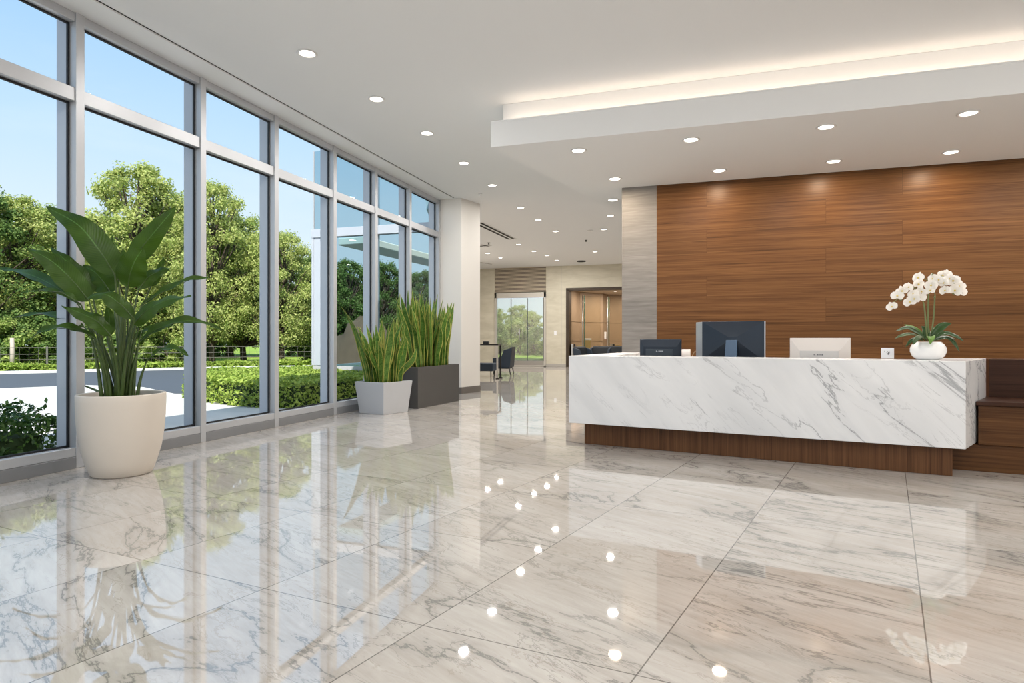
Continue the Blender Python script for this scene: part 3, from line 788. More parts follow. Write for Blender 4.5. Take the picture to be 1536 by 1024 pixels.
# blade base -> tip points (bearing, depth offset), half width m, normal mix, fold, profile
leaves = [
 ([(172, 412, .0), (152, 380, -.05), (118, 338, -.05), (69, 310, 0)], .150, (1, .35), .16, banana),
 ([(193, 398, .12), (212, 372, .1), (240, 338, .08), (264, 310, .1)], .112, (1, .1), .22, banana),
 ([(192, 431, -.10), (195, 412, -.16), (202, 392, -.22), (214, 373, -.26)], .135, (1, .2), .12, shield),
 ([(134, 452, -.08), (108, 420, -.16), (78, 392, -.22), (42, 372, -.25)], .125, (.8, .9), .2, banana),
 ([(138, 440, .10), (122, 414, .12), (100, 392, .16), (76, 370, .2)], .105, (.9, .5), .18, banana),
 ([(166, 440, .15), (156, 424, .18), (142, 408, .2), (124, 398, .22)], .125, (1, .2), .2, banana),
 ([(116, 455, .18), (86, 432, .24), (45, 412, .32), (-6, 401, .42)], .085, (.6, 1), .28, lance),
 ([(122, 458, -.3), (98, 442, -.34), (62, 436, -.38), (30, 440, -.42)], .05, (.5, 1), .35, lance),
 ([(201, 478, -.30), (180, 456, -.36), (156, 441, -.40), (128, 448, -.42)], .085, (.8, .9), .3, banana),
 ([(128, 492, .25), (100, 478, .32), (60, 471, .4), (18, 477, .48)], .048, (.4, 1), .35, lance),
 ([(166, 503, -.28), (146, 482, -.34), (122, 470, -.38), (92, 458, -.40)], .085, (.8, .8), .25, banana),
 ([(144, 508, -.22), (110, 493, -.32), (72, 494, -.42), (38, 513, -.48)], .058, (.5, 1), .32, lance),
 ([(208, 434, .25), (222, 416, .3), (238, 407, .33), (257, 402, .36)], .078, (.8, .8), .25, banana),
 ([(212, 458, .20), (244, 438, .26), (284, 420, .34), (330, 416, .44)], .052, (.5, 1), .35, lance),
 ([(199, 487, -.1), (220, 466, -.14), (250, 450, -.18), (287, 444, -.22)], .100, (.9, .8), .25, banana),
 ([(208, 514, .05), (240, 492, .1), (284, 481, .16), (333, 494, .22)], .070, (.6, 1), .3, lance),
 ([(220, 541, .0), (238, 527, -.04), (260, 522, -.08), (283, 533, -.12)], .055, (.5, 1), .32, lance),
 ([(200, 512, .2), (216, 498, .24), (236, 492, .28), (262, 488, .32)], .055, (.6, 1), .3, lance),
 ([(226, 430, .42), (234, 415, .45), (240, 402, .5), (246, 385, .5)], .05, (.9, .3), .25, banana),
 ([(168, 430, .35), (167, 405, .38), (166, 382, .4), (169, 352, .42)], .028, (.9, .1), .5, lance),
 ([(178, 420, .3), (182, 404, .32), (186, 390, .35), (184, 374, .4)], .075, (1, .1), .25, banana),
 ([(160, 505, .32), (163, 490, .33), (164, 474, .34), (160, 458, .34)], .065, (1, .2), .2, banana),
 ([(118, 575, .42), (114, 560, .46), (117, 542, .5), (125, 522, .52)], .045, (.9, .4), .25, lance),
]
for i, (pts_, w, (nc, nu), fold, pf) in enumerate(leaves):
    P3 = [L_(*p) for p in pts_]
    mb = MB(); blade(mb, P3, w, pf, to_cam * nc + UP * nu + Vector((rnd.uniform(-.3, .3), rnd.uniform(-.3, .3), 0)), -fold if nc > .75 else fold, 26, 3, .012, i)
    lf = mb.build('leaf', M['leaf'], plant, smooth=True)
    # stalk from the soil to the blade base, carried on as midrib
    b = P3[0]; ub = 183 + (pts_[0][0] - 183) * .22 + rnd.uniform(-14, 14)
    root = L_(ub, 590, pts_[0][2] * .25); root.z = .70
    rr = Vector((root.x, root.y)); 
    if rr.length > .26: rr = rr.normalized() * .26
    root = Vector((rr.x, rr.y, .70))
    mid = root.lerp(b, .55); mid.x += (root.x - b.x) * .16; mid.y += (root.y - b.y) * .16
    path = spline([root, mid, b], 10) + spline([b, P3[1], P3[2]], 8)[1:]
    rad = [.020 - .0135 * k / 10 for k in range(11)] + [.0055 - .0005 * k for k in range(8)]
    s_ = MB().tube(path, rad, 8).build('stalk', M['stalk'], lf, smooth=True)
for k in range(16):                                # extra bare stalks in the clump
    a_ = rnd.uniform(0, 6.28); r_ = rnd.uniform(.02, .16)
    r0 = Vector((r_ * math.cos(a_), r_ * math.sin(a_), .70)); ln = rnd.uniform(.35, .95)
    r1 = r0 + Vector((math.cos(a_) * ln * .16, math.sin(a_) * ln * .16, ln))
    MB().tube(spline([r0, r0.lerp(r1, .5) + Vector((-.02 * math.cos(a_), -.02 * math.sin(a_), 0)), r1], 8), [.02 - .0019 * i for i in range(9)], 8).build('stalk', M['stalk'], plant, smooth=True)

# ------------------------------------------------------------------ snake plants in square planters
def snake_planter(corner_front, uL, uR, vf, z1, zslope, name, label, mat, H, nleaf, hmin, hmax, seed, poly_top, poly_bot, th=.03):
    t = empty('planter_box_plant', (0, 0, 0), 0, label, 'potted plant')
    c = sum((Vector((*p, 0)) for p in poly_bot), Vector()) / 4
    t.location = c
    tp = [Vector((*p, 0)) - c for p in poly_top]; bp = [Vector((*p, 0)) - c for p in poly_bot]
    inn = [p * (1 - th / max(.1, p.length) * 1.4) for p in tp]
    vs = [(p.x, p.y, 0) for p in bp] + [(p.x, p.y, H) for p in tp] + [(p.x, p.y, H) for p in inn] + [(p.x * .97, p.y * .97, H - .06) for p in inn]
    fs = [(3, 2, 1, 0)] + [(i, (i + 1) % 4, 4 + (i + 1) % 4, 4 + i) for i in range(4)] + [(4 + i, 4 + (i + 1) % 4, 8 + (i + 1) % 4, 8 + i) for i in range(4)] + [(8 + i, 8 + (i + 1) % 4, 12 + (i + 1) % 4, 12 + i) for i in range(4)] + [(12, 13, 14, 15)]
    m = MB(); m.add(vs, fs); m.build('planter', mat, t, bevel=.006, seg=2)
    MB().prism([(p.x * .95, p.y * .95) for p in inn], H - .06, H - .035).build('soil', M['soil'], t)
    rg = random.Random(seed)
    for k in range(nleaf):
        a_, b_ = rg.uniform(.10, .90), rg.uniform(.12, .88)
        base = (inn[0] * (1 - a_) + inn[1] * a_) * (1 - b_) + (inn[3] * (1 - a_) + inn[2] * a_) * b_
        h = rg.uniform(hmin, hmax) * (1.12 if rg.random() < .12 else 1)
        lean = base.normalized() * base.length / max(p.length for p in inn)
        dx = lean * (.42 * h) * rg.uniform(.2, 1.3) + Vector((rg.uniform(-.17, .17), rg.uniform(-.17, .17), 0))
        p0 = Vector((base.x * .90, base.y * .90, H - .05))
        p3 = p0 + dx + Vector((0, 0, h)); 
        p1 = p0 + dx * .18 + Vector((0, 0, h * .35)); p2 = p0 + dx * rg.uniform(.42, .75) + Vector((rg.uniform(-.04, .04), rg.uniform(-.04, .04), h * .7))
        an = rg.uniform(-1.3, 1.3) + math.atan2(-c.y, -c.x)
        nm = Vector((math.cos(an), math.sin(an), 0))
        mb = MB(); w = rg.uniform(.044, .074)
        blade(mb, [p0, p1, p2, p3], w, lambda s: (.62 + .5 * math.sin(min(1, s * 1.25) * math.pi * .5)) * (1 - max(0, (s - .45) / .55) ** 1.7) + .01, nm, .35 * rg.uniform(.5, 1.3), 12, 2, .003, k)
        mb.build('leaf', M['snake'], t, smooth=True, solid=.003)
    return t
g0 = PZ(575, 622); gl = PZ(534.5, 618.5); gr = PZ(612, 616)
dl = (gl - g0); drr = (gr - g0)
dl = Vector((-.60, .40, 0)).normalized() * .50 if False else dl
w1 = Vector((math.cos(R(168)), math.sin(R(168)), 0)) * .60; w2 = Vector((math.cos(R(72)), math.sin(R(72)), 0)) * .62
g0 = Vector((-5.30, 9.31, 0))
# plan of the foot and of the wider rim
foot = [g0, g0 + w2 * .93, g0 + w1 * .93 + w2 * .93, g0 + w1 * .93]
cc = sum(foot, Vector()) / 4
rim = [cc + (p - cc) * 1.2 for p in foot]
snake_planter(0, 0, 0, 0, 0, 0, '', 'snake plant with yellow-edged leaves in a light grey tapered square planter', M['pot_grey'], .56, 44, .62, 1.22, 3, [tuple(p.xy) for p in rim], [tuple(p.xy) for p in foot])
k0_ = Vector((-5.14, 10.30, 0)); kx = PZ(687, 601) - k0_; kx = kx.normalized() * 1.62
ky = Vector((-.60, .05, 0))
foot = [k0_, k0_ + kx, k0_ + kx + ky, k0_ + ky]
snake_planter(0, 0, 0, 0, 0, 0, '', 'tall dense snake plants in a long charcoal rectangular planter beside the pillar', M['pot_dark'], .78, 84, .80, 1.50, 5, [tuple(p.xy) for p in foot], [tuple(p.xy) for p in foot])

# ------------------------------------------------------------------ orchid
op_ = PD(1392, 538, 6.18); OX, OY = op_.x, op_.y
orc = empty('potted_orchid', (OX, OY, T1), 0, 'white orchid in a rounded white ceramic bowl on the marble counter', 'potted orchid')
MB().lathe([(.080, 0), (.105, .005), (.142, .035), (.160, .08), (.160, .115), (.142, .152), (.116, .176), (.108, .178), (.10, .170), (.112, .14)], 12).build('pot', M['ceramic'], orc, bevel=.004)
MB().lathe([(.118, .135), (.09, .150), (.02, .155)], 20).build('soil', plain('orchid_moss', (.09, .10, .03), .95, bump=1, bscale=80), orc, smooth=True)
oo = Vector((OX, OY, T1))
O_ = lambda u, v, dd=0: PD(u, v, 6.18 + dd) - oo
tc = (Vector((0, 0, CAMH)) - oo).normalized()
ol = [([(1390, 508, 0), (1375, 498, -.03), (1360, 492, -.05), (1343, 507 - 10, -.08)], .028, .6),
      ([(1388, 510, 0), (1370, 502, -.05), (1355, 503, -.08), (1342, 508, -.12)], .026, 1),
      ([(1386, 505, .05), (1376, 496, .05), (1366, 491, .04), (1356, 487, .02)], .026, .6),
      ([(1396, 506, .02), (1408, 494, 0), (1416, 488, 0), (1427, 485, -.02)], .042, .5),
      ([(1398, 510, 0), (1415, 500, -.05), (1432, 504, -.08), (1446, 512, -.12)], .026, 1),
      ([(1400, 511, 0), (1420, 507, -.03), (1432, 515, -.06), (1439, 527, -.1)], .02, 1),
      ([(1390, 512, -.03), (1382, 505, -.1), (1374, 510, -.14), (1369, 517, -.17)], .030, 1),
      ([(1394, 512, -.03), (1396, 505, -.11), (1397, 508, -.16), (1395, 516, -.19)], .034, .9),
      ([(1392, 508, 0), (1390, 500, .03), (1388, 494, .06), (1382, 489, .1)], .034, .2),
      ([(1396, 508, .05), (1401, 500, .09), (1404, 494, .14), (1408, 490, .2)], .034, .2),
      ([(1398, 511, .0), (1410, 507, .05), (1422, 506, .1), (1434, 509, .15)], .03, .8),
      ([(1386, 511, -.02), (1376, 508, -.02), (1366, 512, -.02), (1358, 520, -.0)], .022, .9)]
for i, (pts_, w, nu) in enumerate(ol):
    mb = MB(); blade(mb, [O_(*p) for p in pts_], w, lance, tc * 1 + UP * nu, .22, 12, 2)
    mb.build('leaf', M['orchid_pale'] if i in (7, 2) else M['orchid_leaf'], orc, smooth=True, solid=.003)
st = [[(1391, 508, 0), (1389, 490, 0), (1387, 465, 0), (1384, 450, 0), (1378, 436, -.02), (1366, 432, -.04), (1348, 447, -.06), (1338, 455, -.08)],
      [(1394, 508, .02), (1392, 480, .02), (1393, 440, .02), (1396, 424, .02), (1408, 414, 0), (1424, 420, -.02), (1438, 432, -.04), (1444, 440, -.05)],
      [(1396, 508, .04), (1400, 480, .04), (1402, 450, .04), (1402, 440, .04), (1396, 424, .06), (1386, 418, .08)]]
for s_i in st:
    MB().tube(spline([O_(*p) for p in s_i], 28), [.008 - .005 * i / 28 for i in range(29)], 8).build('stem', M['orchid_stem'], orc, smooth=True)
MB().tube([O_(1392, 508, .03), O_(1392.5, 428, .03)], .0032, 8).build('support_stake', plain('grey_stake', (.25, .27, .25), .5), orc, smooth=True)
def flower(c, facing, r, roll):
    f = Vector(facing).normalized(); x = f.cross(UP).normalized(); y = x.cross(f).normalized()
    mb = MB()
    for k, (ang_, ln, w) in enumerate(((90, 1.0, .36), (210, .95, .36), (330, .95, .36), (10, 1.05, .62), (170, 1.05, .62))):
        a_ = R(ang_ + roll); d = x * math.cos(a_) + y * math.sin(a_)
        off = f * (.002 if k > 2 else 0)
        pts_ = [c + off, c + d * r * ln * .35 + f * r * .10 + off, c + d * r * ln * .7 + f * r * .10 + off, c + d * r * ln + f * r * .0 + off]
        blade(mb, pts_, r * w, lambda s: math.sin(math.pi * max(.02, min(.999, s ** .8))) ** .6, f, .12, 8, 2)
    fl = mb.build('flower', M['petal'], orc, smooth=True)
    lp = MB().lathe([(r * .02, 0), (r * .13, r * .06), (r * .15, r * .16), (r * .07, r * .26)], 8)
    q = f.to_track_quat('Z', 'Y').to_matrix().to_4x4(); lp.v = [tuple(Matrix.Translation(c + f * r * .05) @ q @ Vector(p)) for p in lp.v]
    lp.build('lip', M['lip'], fl, smooth=True)
rf = random.Random(12)
FL = [(1338, 460, -.08), (1346, 444, -.05), (1353, 436, -.06), (1362, 431, -.08), (1370, 441, -.05), (1377, 426, -.04), (1372, 448, -.10), (1383, 437, -.08), (1380, 447, -.05),
      (1378, 417, .02), (1365, 453, -.06), (1397, 428, -.02), (1400, 418, .0), (1408, 420, -.05), (1416, 424, -.07), (1424, 418, -.03), (1430, 421, -.05), (1413, 413, .03), (1418, 436, -.07), (1433, 436, -.05), (1438, 429, -.04), (1441, 438, -.02), (1396, 436, .0), (1420, 412, .04)]
for (u, v, dd) in FL:
    c_ = O_(u, v, dd)
    flower(c_, tc + Vector((rf.uniform(-.9, .9), rf.uniform(-.6, .4), rf.uniform(-.6, .3))), rf.uniform(.050, .064), rf.uniform(-25, 25))
for (u, v) in ((1351, 450), (1342, 462), (1430, 440), (1402, 446), (1399, 412)):
    c_ = O_(u, v, 0); mb = MB().lathe([(.002, -.014), (.009, -.006), (.010, .004), (.002, .014)], 10, c=c_); mb.build('bud', M['orchid_stem'], orc, smooth=True)

# ------------------------------------------------------------------ far lounge furniture
def armchair(loc, rz, label):
    t = empty('lounge_chair', loc, rz, label, 'armchair')
    # local: faces -x
    MB().prism([(-.34, -.30), (.26, -.32), (.26, .32), (-.34, .30)], .24, .46).build('seat', M['navy2'], t, bevel=.03, seg=3)
    m = MB(); prof_ = [(.20, .44), (.28, .98), (.38, 1.02), (.30, .30), (.22, .26)]
    vs = [(x, -.33, z) for x, z in prof_] + [(x, .33, z) for x, z in prof_]
    m.add(vs, [(0, 1, 2, 3, 4), (9, 8, 7, 6, 5)] + [(i, 5 + i, 5 + (i + 1) % 5, (i + 1) % 5) for i in range(5)])
    m.build('backrest', M['navy2'], t, bevel=.02, seg=3)
    for s in (-1, 1):
        m = MB(); y0 = s * .33; y1 = s * .41
        pr2 = [(-.30, .28), (.30, .28), (.36, .98), (.08, .90), (-.02, .64), (-.32, .62)]
        n = len(pr2); vs = [(x, y0, z) for x, z in pr2] + [(x, y1, z) for x, z in pr2]
        m.add(vs, [tuple(range(n)), tuple(range(n, 2 * n))[::-1]] + [(i, n + i, n + (i + 1) % n, (i + 1) % n) for i in range(n)])
        m.build('armrest', M['navy'], t, bevel=.015, seg=2)
    for x, y in ((-.28, -.28), (-.28, .28), (.27, -.30), (.27, .30)):
        MB().tube([(x, y, .25), (x * 1.15, y * 1.05, .012)], [.022, .014], 8).build('leg', M['black_metal'], t, smooth=True)
        
    return t
armchair((-6.95, 20.75, 0), .12, 'dark slate lounge armchair facing the console table in the far hall')
index_kids()
chp = [o for o in C.objects if o.name.startswith('lounge_chair')][0]
for k, (u, d, dz) in enumerate(((881, 22.5, .0), (898, 23.5, 0), (922, 24.0, 0))):
    c2 = copy_tree(chp); p = PD(u, 520, d); c2.location = (p.x, p.y, 0); c2.rotation_euler = (0, 0, [2.7, 1.45, 1.5][k])
    tag(c2, ['navy armchair whose top shows over the desk corner, nearest the bronze frame', 'navy armchair top over the desk, middle one before the lobby opening', 'navy armchair top over the desk, nearest the grey stone wall'][k], 'armchair', 'armchairs before the lobby opening')
cu = MB().box(-.16, .16, -.05, .05, 0, .16).build('cushion', M['cushion'], bevel=.04, seg=3, loc=(-7.42, 20.86, .462)); cu.rotation_euler = (0, R(-28), .2)
cu.location = (-7.12, 20.7, .462)
tag(cu, 'small blue cushion lying on the seat of the slate lounge armchair', 'cushion')
# upholstered bench left of the armchair
p = PD(724, 556, 21.0)
bn = empty('lounge_bench', (p.x - .25, p.y, 0), .10, 'low dark navy upholstered bench partly behind the cream pillar', 'bench')
MB().box(-.55, .68, -.32, .32, .20, .47).build('seat', M['navy'], bn, bevel=.04, seg=3)
for x in (-.45, .6):
    for y in (-.26, .26):
        MB().tube([(x, y, .2), (x, y, .0)], [.022, .018], 8).build('leg', M['black_metal'], bn, smooth=True)
# tall console table
p = PD(747, 560, 20.0)
ct = empty('console_table', (p.x, p.y, 0), .10, 'tall thin black console table with a steel leg beside the lounge armchair', 'table')
MB().box(-1.1, .06, -.25, .25, 1.09, 1.135).build('tabletop', M['black_metal'], ct, bevel=.004)
for x, y in ((.03, -.22), (.03, .22), (-1.05, -.22), (-1.05, .22)):
    lg = MB().box(x - .025, x + .025, y - .025, y + .025, .0, 1.09).build('leg', M['steel'] if (x > 0 and y < 0) else M['black_metal'], ct, bevel=.004)
    MB().box(x - .05, x + .07, y - .035, y + .035, 0, .04).build('foot', M['black_metal'], lg, bevel=.008)
p = PD(729, 514, 20.0)
bxo = MB().box(-.09, .09, -.06, .06, 0, .075).build('small_box', M['navy2'], bevel=.006, loc=(p.x, p.y + .02, 1.136)); tag(bxo, 'small dark box standing on the tall console table', 'box')

# lobby gates beyond the opening
def gate(u, d, label, h=1.05):
    p = PD(u, 520, d); t = empty('entry_gate', (p.x, p.y, 0), .2, label, 'entry gate', 'lobby entry gates')
    MB().box(-.10, .0, -.5, .12, 0, h).build('chrome_post', M['steel'], t, bevel=.02, seg=3)
    MB().box(.02, .10, -.5, .12, 0, h).build('black_post', M['black_metal'], t, bevel=.01)
    MB().box(.16, .42, .0, .015, .1, h - .05).build('wing', M['brass'], t, bevel=.004)
gate(860, 28.6, 'chrome and black entry gate post just inside the opening')
gate(918, 29.9, 'black entry gate post deeper in the lobby near the stone wall')
p = PD(882, 520, 28.9); pdst = empty('card_reader', (p.x, p.y, 0), .2, 'brass pedestal with a white reader top inside the lobby opening', 'card reader')
MB().box(-.14, .12, -.12, .12, 0, 1.22).build('pedestal', M['brass'], pdst, bevel=.01)
MB().box(-.18, .16, -.14, .14, 1.22, 1.30).build('reader_top', M['card'], pdst, bevel=.01)
for (u, d, lb) in ((874, 28.4, 'full-height glass panel with steel edge inside the opening, nearer the bronze frame'), (911, 29.2, 'full-height glass panel with steel edge inside the opening, nearer the stone wall')):
    p = PD(u, 520, d); t = empty('glass_partition', (p.x, p.y, 0), .9, lb, 'glass partition', 'lobby glass partitions')
    MB().box(0, 1.1, -.01, .01, .05, 3.3).build('glass_panel', M['glass_lobby'], t)
    MB().tube([(0, 0, 0), (0, 0, 3.3)], .028, 10).build('edge_post', M['steel'], t, smooth=True)
    MB().tube([(.08, -.03, 0), (.08, -.03, 3.3)], .022, 10).build('edge_post', plain('green_glass_edge', (.05, .12, .08), .2), t, smooth=True)
p = PD(908, 503, 30.6); w_ = MB().box(-.05, .05, -.02, 0, -.18, .18).build('wall_switch', M['card'], bevel=.004, loc=(p.x, p.y, 1.45)); tag(w_, 'tall white plate on the brown lobby wall', 'switch')

# ------------------------------------------------------------------ outdoors: ground
GZ = -.03
def gp(pts_, z0, z1, nm, mt, label=None):
    o = MB().prism(pts_, z0, z1).build(nm, mt); tag(o, label, kind='structure'); return o
gp([(-60, -40), (-6.31, -40), (-6.31, 80), (-60, 80)], -.3, GZ, 'ground', M['concrete'])
gp([(-6.31, 27.95), (40, 27.95), (40, 80), (-6.31, 80)], -.3, GZ, 'lawn', M['lawn']) if False else None
gp([(-30, 36), (30, 36), (30, 90), (-30, 90)], -.3, GZ + .02, 'lawn_2', M['lawn'])
gp([(-60, -40), (60, -40), (60, -7.2), (-60, -7.2)], -.3, GZ + .01, 'ground_2', M['concrete'])
def xy(u, v): p = PZ(u, v, GZ); return (p.x, p.y)
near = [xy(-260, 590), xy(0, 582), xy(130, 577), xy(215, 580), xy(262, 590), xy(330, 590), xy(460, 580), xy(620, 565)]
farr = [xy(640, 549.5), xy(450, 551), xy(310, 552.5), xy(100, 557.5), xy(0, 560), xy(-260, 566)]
gp(near + farr, GZ - .1, GZ + .012, 'road', M['asphalt_shaded'])  # road surface; tree shade is put into its dark colour and near outline
fl = [xy(-260, 566), xy(0, 560), xy(100, 557.5), xy(310, 552.5), xy(450, 551), xy(640, 549.5)]
fn = [xy(-260, 567.5), xy(0, 561.3), xy(100, 558.8), xy(310, 553.6), xy(450, 552.0), xy(640, 550.4)]
gp(fn + fl[::-1], GZ - .1, GZ + .10, 'kerb', M['kerb'])
far2 = [(-120, 60), (-60, 110), (10, 110), (-5, 60)]
gp([xy(-260, 565.9), xy(0, 559.9), xy(100, 557.4), xy(310, 552.4), xy(450, 550.9), xy(640, 549.4)] + [(-8, 80), (-60, 110), (-120, 60)], GZ - .1, GZ + .06, 'lawn', M['lawn'])

# leaves scattered over a solid
def leafquad(mb, p, size, nrm, rg, asp=.55):
    n = Vector(nrm); 
    a = n.orthogonal().normalized(); a.rotate(Matrix.Rotation(rg.uniform(0, 6.28), 3, n) if n.length else Matrix.Identity(3))
    b = n.cross(a).normalized()
    l = size * rg.uniform(.7, 1.3); w = l * asp
    i = len(mb.v)
    mb.v += [tuple(p - a * l * .5), tuple(p + b * w * .5 + n * l * .06), tuple(p + a * l * .5), tuple(p - b * w * .5 + n * l * .06)]
    mb.f.append((i, i + 1, i + 2, i + 3)); mb.m.append(0)
def rv(rg):
    while True:
        v = Vector((rg.uniform(-1, 1), rg.uniform(-1, 1), rg.uniform(-1, 1)))
        if .05 < v.length < 1: return v.normalized()

def make_tree(label, cat, H, cr, mat, seed, nb=60, per=330, leaf=.17, low=.12, group=None, name='leafy_tree'):
    rg = random.Random(seed); t = empty(name, (0, 0, 0), 0, label, cat, group)
    tr_ = MB(); top = Vector((rg.uniform(-.3, .3), rg.uniform(-.3, .3), H * .82))
    trunk = spline([Vector((0, 0, -.1)), Vector((rg.uniform(-.15, .15), rg.uniform(-.15, .15), H * .25)), Vector((rg.uniform(-.3, .3), rg.uniform(-.3, .3), H * .5)), top], 12)
    r0 = H * .022
    tr_.tube(trunk, [r0 * (1 - .88 * i / 12) for i in range(13)], 8)
    blobs = []
    for k in range(nb):
        s = low + (1 - low) * ((k + rg.random()) / nb)
        env = cr * (math.sin(math.pi * min(1, max(.0, (s - low) / (1 - low)) ** .75 * .93 + .05)) ** .6)
        a = rg.uniform(0, 6.28); rr = env * math.sqrt(rg.uniform(.15, 1))
        c = Vector((rr * math.cos(a), rr * math.sin(a), s * H * .95))
        br = rg.uniform(.45, 1.0) * cr * (.27 if nb > 100 else .33) * (1.15 - .45 * s)
        blobs.append((c, br))
    for c, br in blobs:
        if rg.random() < .6:
            s0 = max(.15, min(.95, c.z / H - .18)); i0 = int(s0 / .82 * 12); i0 = max(1, min(11, i0)); p0 = trunk[i0]
            tr_.tube(spline([p0, p0.lerp(c, .5) + Vector((0, 0, -.1)), c], 5), [r0 * .32 * (1 - .14 * i) for i in range(6)], 5)
    tr_.build('trunk', M['bark'], t, smooth=True)
    lf = MB()
    for c, br in blobs:
        for _ in range(per):
            d = rv(rg); q = c + Vector((d.x, d.y, d.z * .8)) * br * (rg.random() ** .45) * rg.uniform(.75, 1.35)
            n = (d + rv(rg) * .9 + Vector((0, 0, .5))).normalized()
            leafquad(lf, q, leaf, n, rg)
    lf.build('crown', mat, t)
    return t
TR = [make_tree('x', 'tree', 10, 3.1, M['leaf_sun'], 1, 150, 190, .16, .16),
      make_tree('x', 'tree', 10, 3.3, M['leaf_mid'], 2, 150, 190, .16, .16),
      make_tree('x', 'tree', 10, 3.3, M['leaf_dark'], 3, 130, 200, .17, .14),
      make_tree('x', 'tree', 3.0, 1.7, M['leaf_mid'], 4, 30, 260, .15, .05, name='bush'),
      make_tree('x', 'tree', 3.0, 1.7, M['leaf_dark'], 5, 30, 260, .15, .05, name='bush')]
index_kids()
usedt = set()
def tree(kind, u, d, vtop, label, group, rz, wide=1.0, cat='tree'):
    o = TR[kind] if kind not in usedt else copy_tree(TR[kind]); usedt.add(kind)
    p = PD(u, HOR, d); h = CAMH + (HOR - vtop) * d / FOC
    s = h / (10 if kind < 3 else 3.0)
    o.location = (p.x, p.y, GZ); o.scale = (s * wide, s * wide, s); o.rotation_euler = (0, 0, rz)
    tag(o, label, cat, group)
G1 = 'trees beyond the road'
tree(2, -40, 29, 272, 'dark green tree at the edge of the view, partly cut by the window frame', G1, .3, 1.1)
tree(0, 22, 31, 286, 'bright tree crown seen left of the plant pot through the nearest window', G1, 1.2)
tree(1, 78, 33, 300, 'mid-green tree directly behind the tall broad leaves', G1, 2.2, 1.05)
tree(1, 128, 36, 318, 'mid-green tree glimpsed right beside the nearest window mullion', G1, 4.0)
tree(0, 205, 30, 236, 'tallest bright green tree, rising high above the potted plant', G1, 2.0, .95)
tree(1, 262, 32, 282, 'green tree just left of the second mullion', G1, 5.1, .95)
tree(0, 318, 29, 262, 'bright tree rising left in the window after the potted plant', G1, 3.3, .82)
tree(1, 366, 31, 318, 'lower mid-green tree at the right of the third window', G1, .8, .95)
tree(0, 424, 30, 338, 'bright tree crown left of the pale glass porch post', G1, 4.4, .95)
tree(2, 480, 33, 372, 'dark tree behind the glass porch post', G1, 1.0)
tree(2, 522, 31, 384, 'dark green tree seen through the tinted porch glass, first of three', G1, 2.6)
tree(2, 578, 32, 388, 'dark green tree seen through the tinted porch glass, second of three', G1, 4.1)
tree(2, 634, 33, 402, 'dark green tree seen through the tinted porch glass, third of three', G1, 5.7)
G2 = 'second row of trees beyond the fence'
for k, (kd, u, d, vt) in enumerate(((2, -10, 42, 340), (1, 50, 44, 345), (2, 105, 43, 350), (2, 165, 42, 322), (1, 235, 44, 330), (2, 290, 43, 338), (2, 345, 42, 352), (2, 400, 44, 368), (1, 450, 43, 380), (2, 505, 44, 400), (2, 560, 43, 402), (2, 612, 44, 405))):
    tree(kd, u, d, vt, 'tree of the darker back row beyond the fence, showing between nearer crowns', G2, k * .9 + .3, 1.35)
G3 = 'bushes under the trees'
for k, (kd, u, d, vt) in enumerate(((4, -20, 27.5, 470), (3, 25, 27.5, 478), (4, 70, 28, 474), (4, 118, 28, 480), (3, 160, 28, 478), (4, 205, 28.5, 480), (3, 250, 28, 484), (4, 292, 33, 486), (4, 335, 44, 497), (3, 425, 46, 498), (4, 475, 32, 488), (4, 520, 32, 486), (4, 570, 32, 488), (4, 620, 32, 488))):
    tree(kd, u, d, vt, 'rounded bush standing under the trees behind the fence', G3, k * 1.3, 1.25, 'bush')
for k, (kd, X_, Y_, h) in enumerate(((1, -16, 52, 4.4), (0, -12.5, 54, 4.9), (1, -9, 53, 4.5), (0, -14, 49, 3.7), (0, -10.5, 48, 3.8), (1, -18.5, 53, 4.2), (1, -5.5, 52, 4.4))):
    o = copy_tree(TR[kd]); o.location = (X_, Y_, GZ); o.scale = (h / 10 * 1.3, h / 10 * 1.3, h / 10); o.rotation_euler = (0, 0, k * 1.1)
    tag(o, 'green tree seen through the glass double door in the far wall', 'tree', 'trees outside the far glass door')

for k in range(8):
    o = copy_tree(TR[3 + k % 2]); o.location = (-18 + k * 1.9, 44.5 + (k % 3) * .9, GZ); s_ = .72 + .12 * (k % 3); o.scale = (s_ * 1.2, s_ * 1.2, s_); o.rotation_euler = (0, 0, k * .8)
    tag(o, 'rounded bush seen low through the glass double door in the far wall', 'bush', 'bushes outside the far glass door')
# fence with posts and rails along the lawn
fa, fb = PZ(-60, 560, GZ), PZ(640, 545.5, GZ); fv = fb - fa; fl_ = fv.length; fd = fv.normalized()
fe = empty('metal_fence', fa, math.atan2(fv.y, fv.x), 'low weathered rail fence running along the lawn beyond the road', 'fence')
n_p = int(fl_ / 2.6)
for k in range(n_p + 1):
    x = k * fl_ / n_p
    MB().box(x - .03, x + .03, -.03, .03, 0, 1.02).build('post', M['fence'], fe)
rl = [.98, .72, .5, .3]
for z_ in rl:
    MB().box(0, fl_, -.012, .012, z_ - .012, z_ + .010).build('rail', M['fence'], fe)
m = MB(); x = 0.0
while x < fl_:
    m.box(x - .004, x + .004, -.004, .004, .05, .98); x += .30
m.build('wire_mesh', M['fence'], fe)
for (u, v, lb) in ((18, 556, 'pale timber post standing at the fence in the nearest window'), (318, 549, 'pale timber post standing at the fence in the third window')):
    p = PZ(u, v, GZ); o = MB().tube([(0, 0, 0), (.03, 0, .7), (0, 0, 1.35)], [.09, .08, .07], 8).build('timber_post', M['fence_post'], smooth=True, loc=(p.x, p.y, GZ)); tag(o, lb, 'post', 'timber posts at the fence')

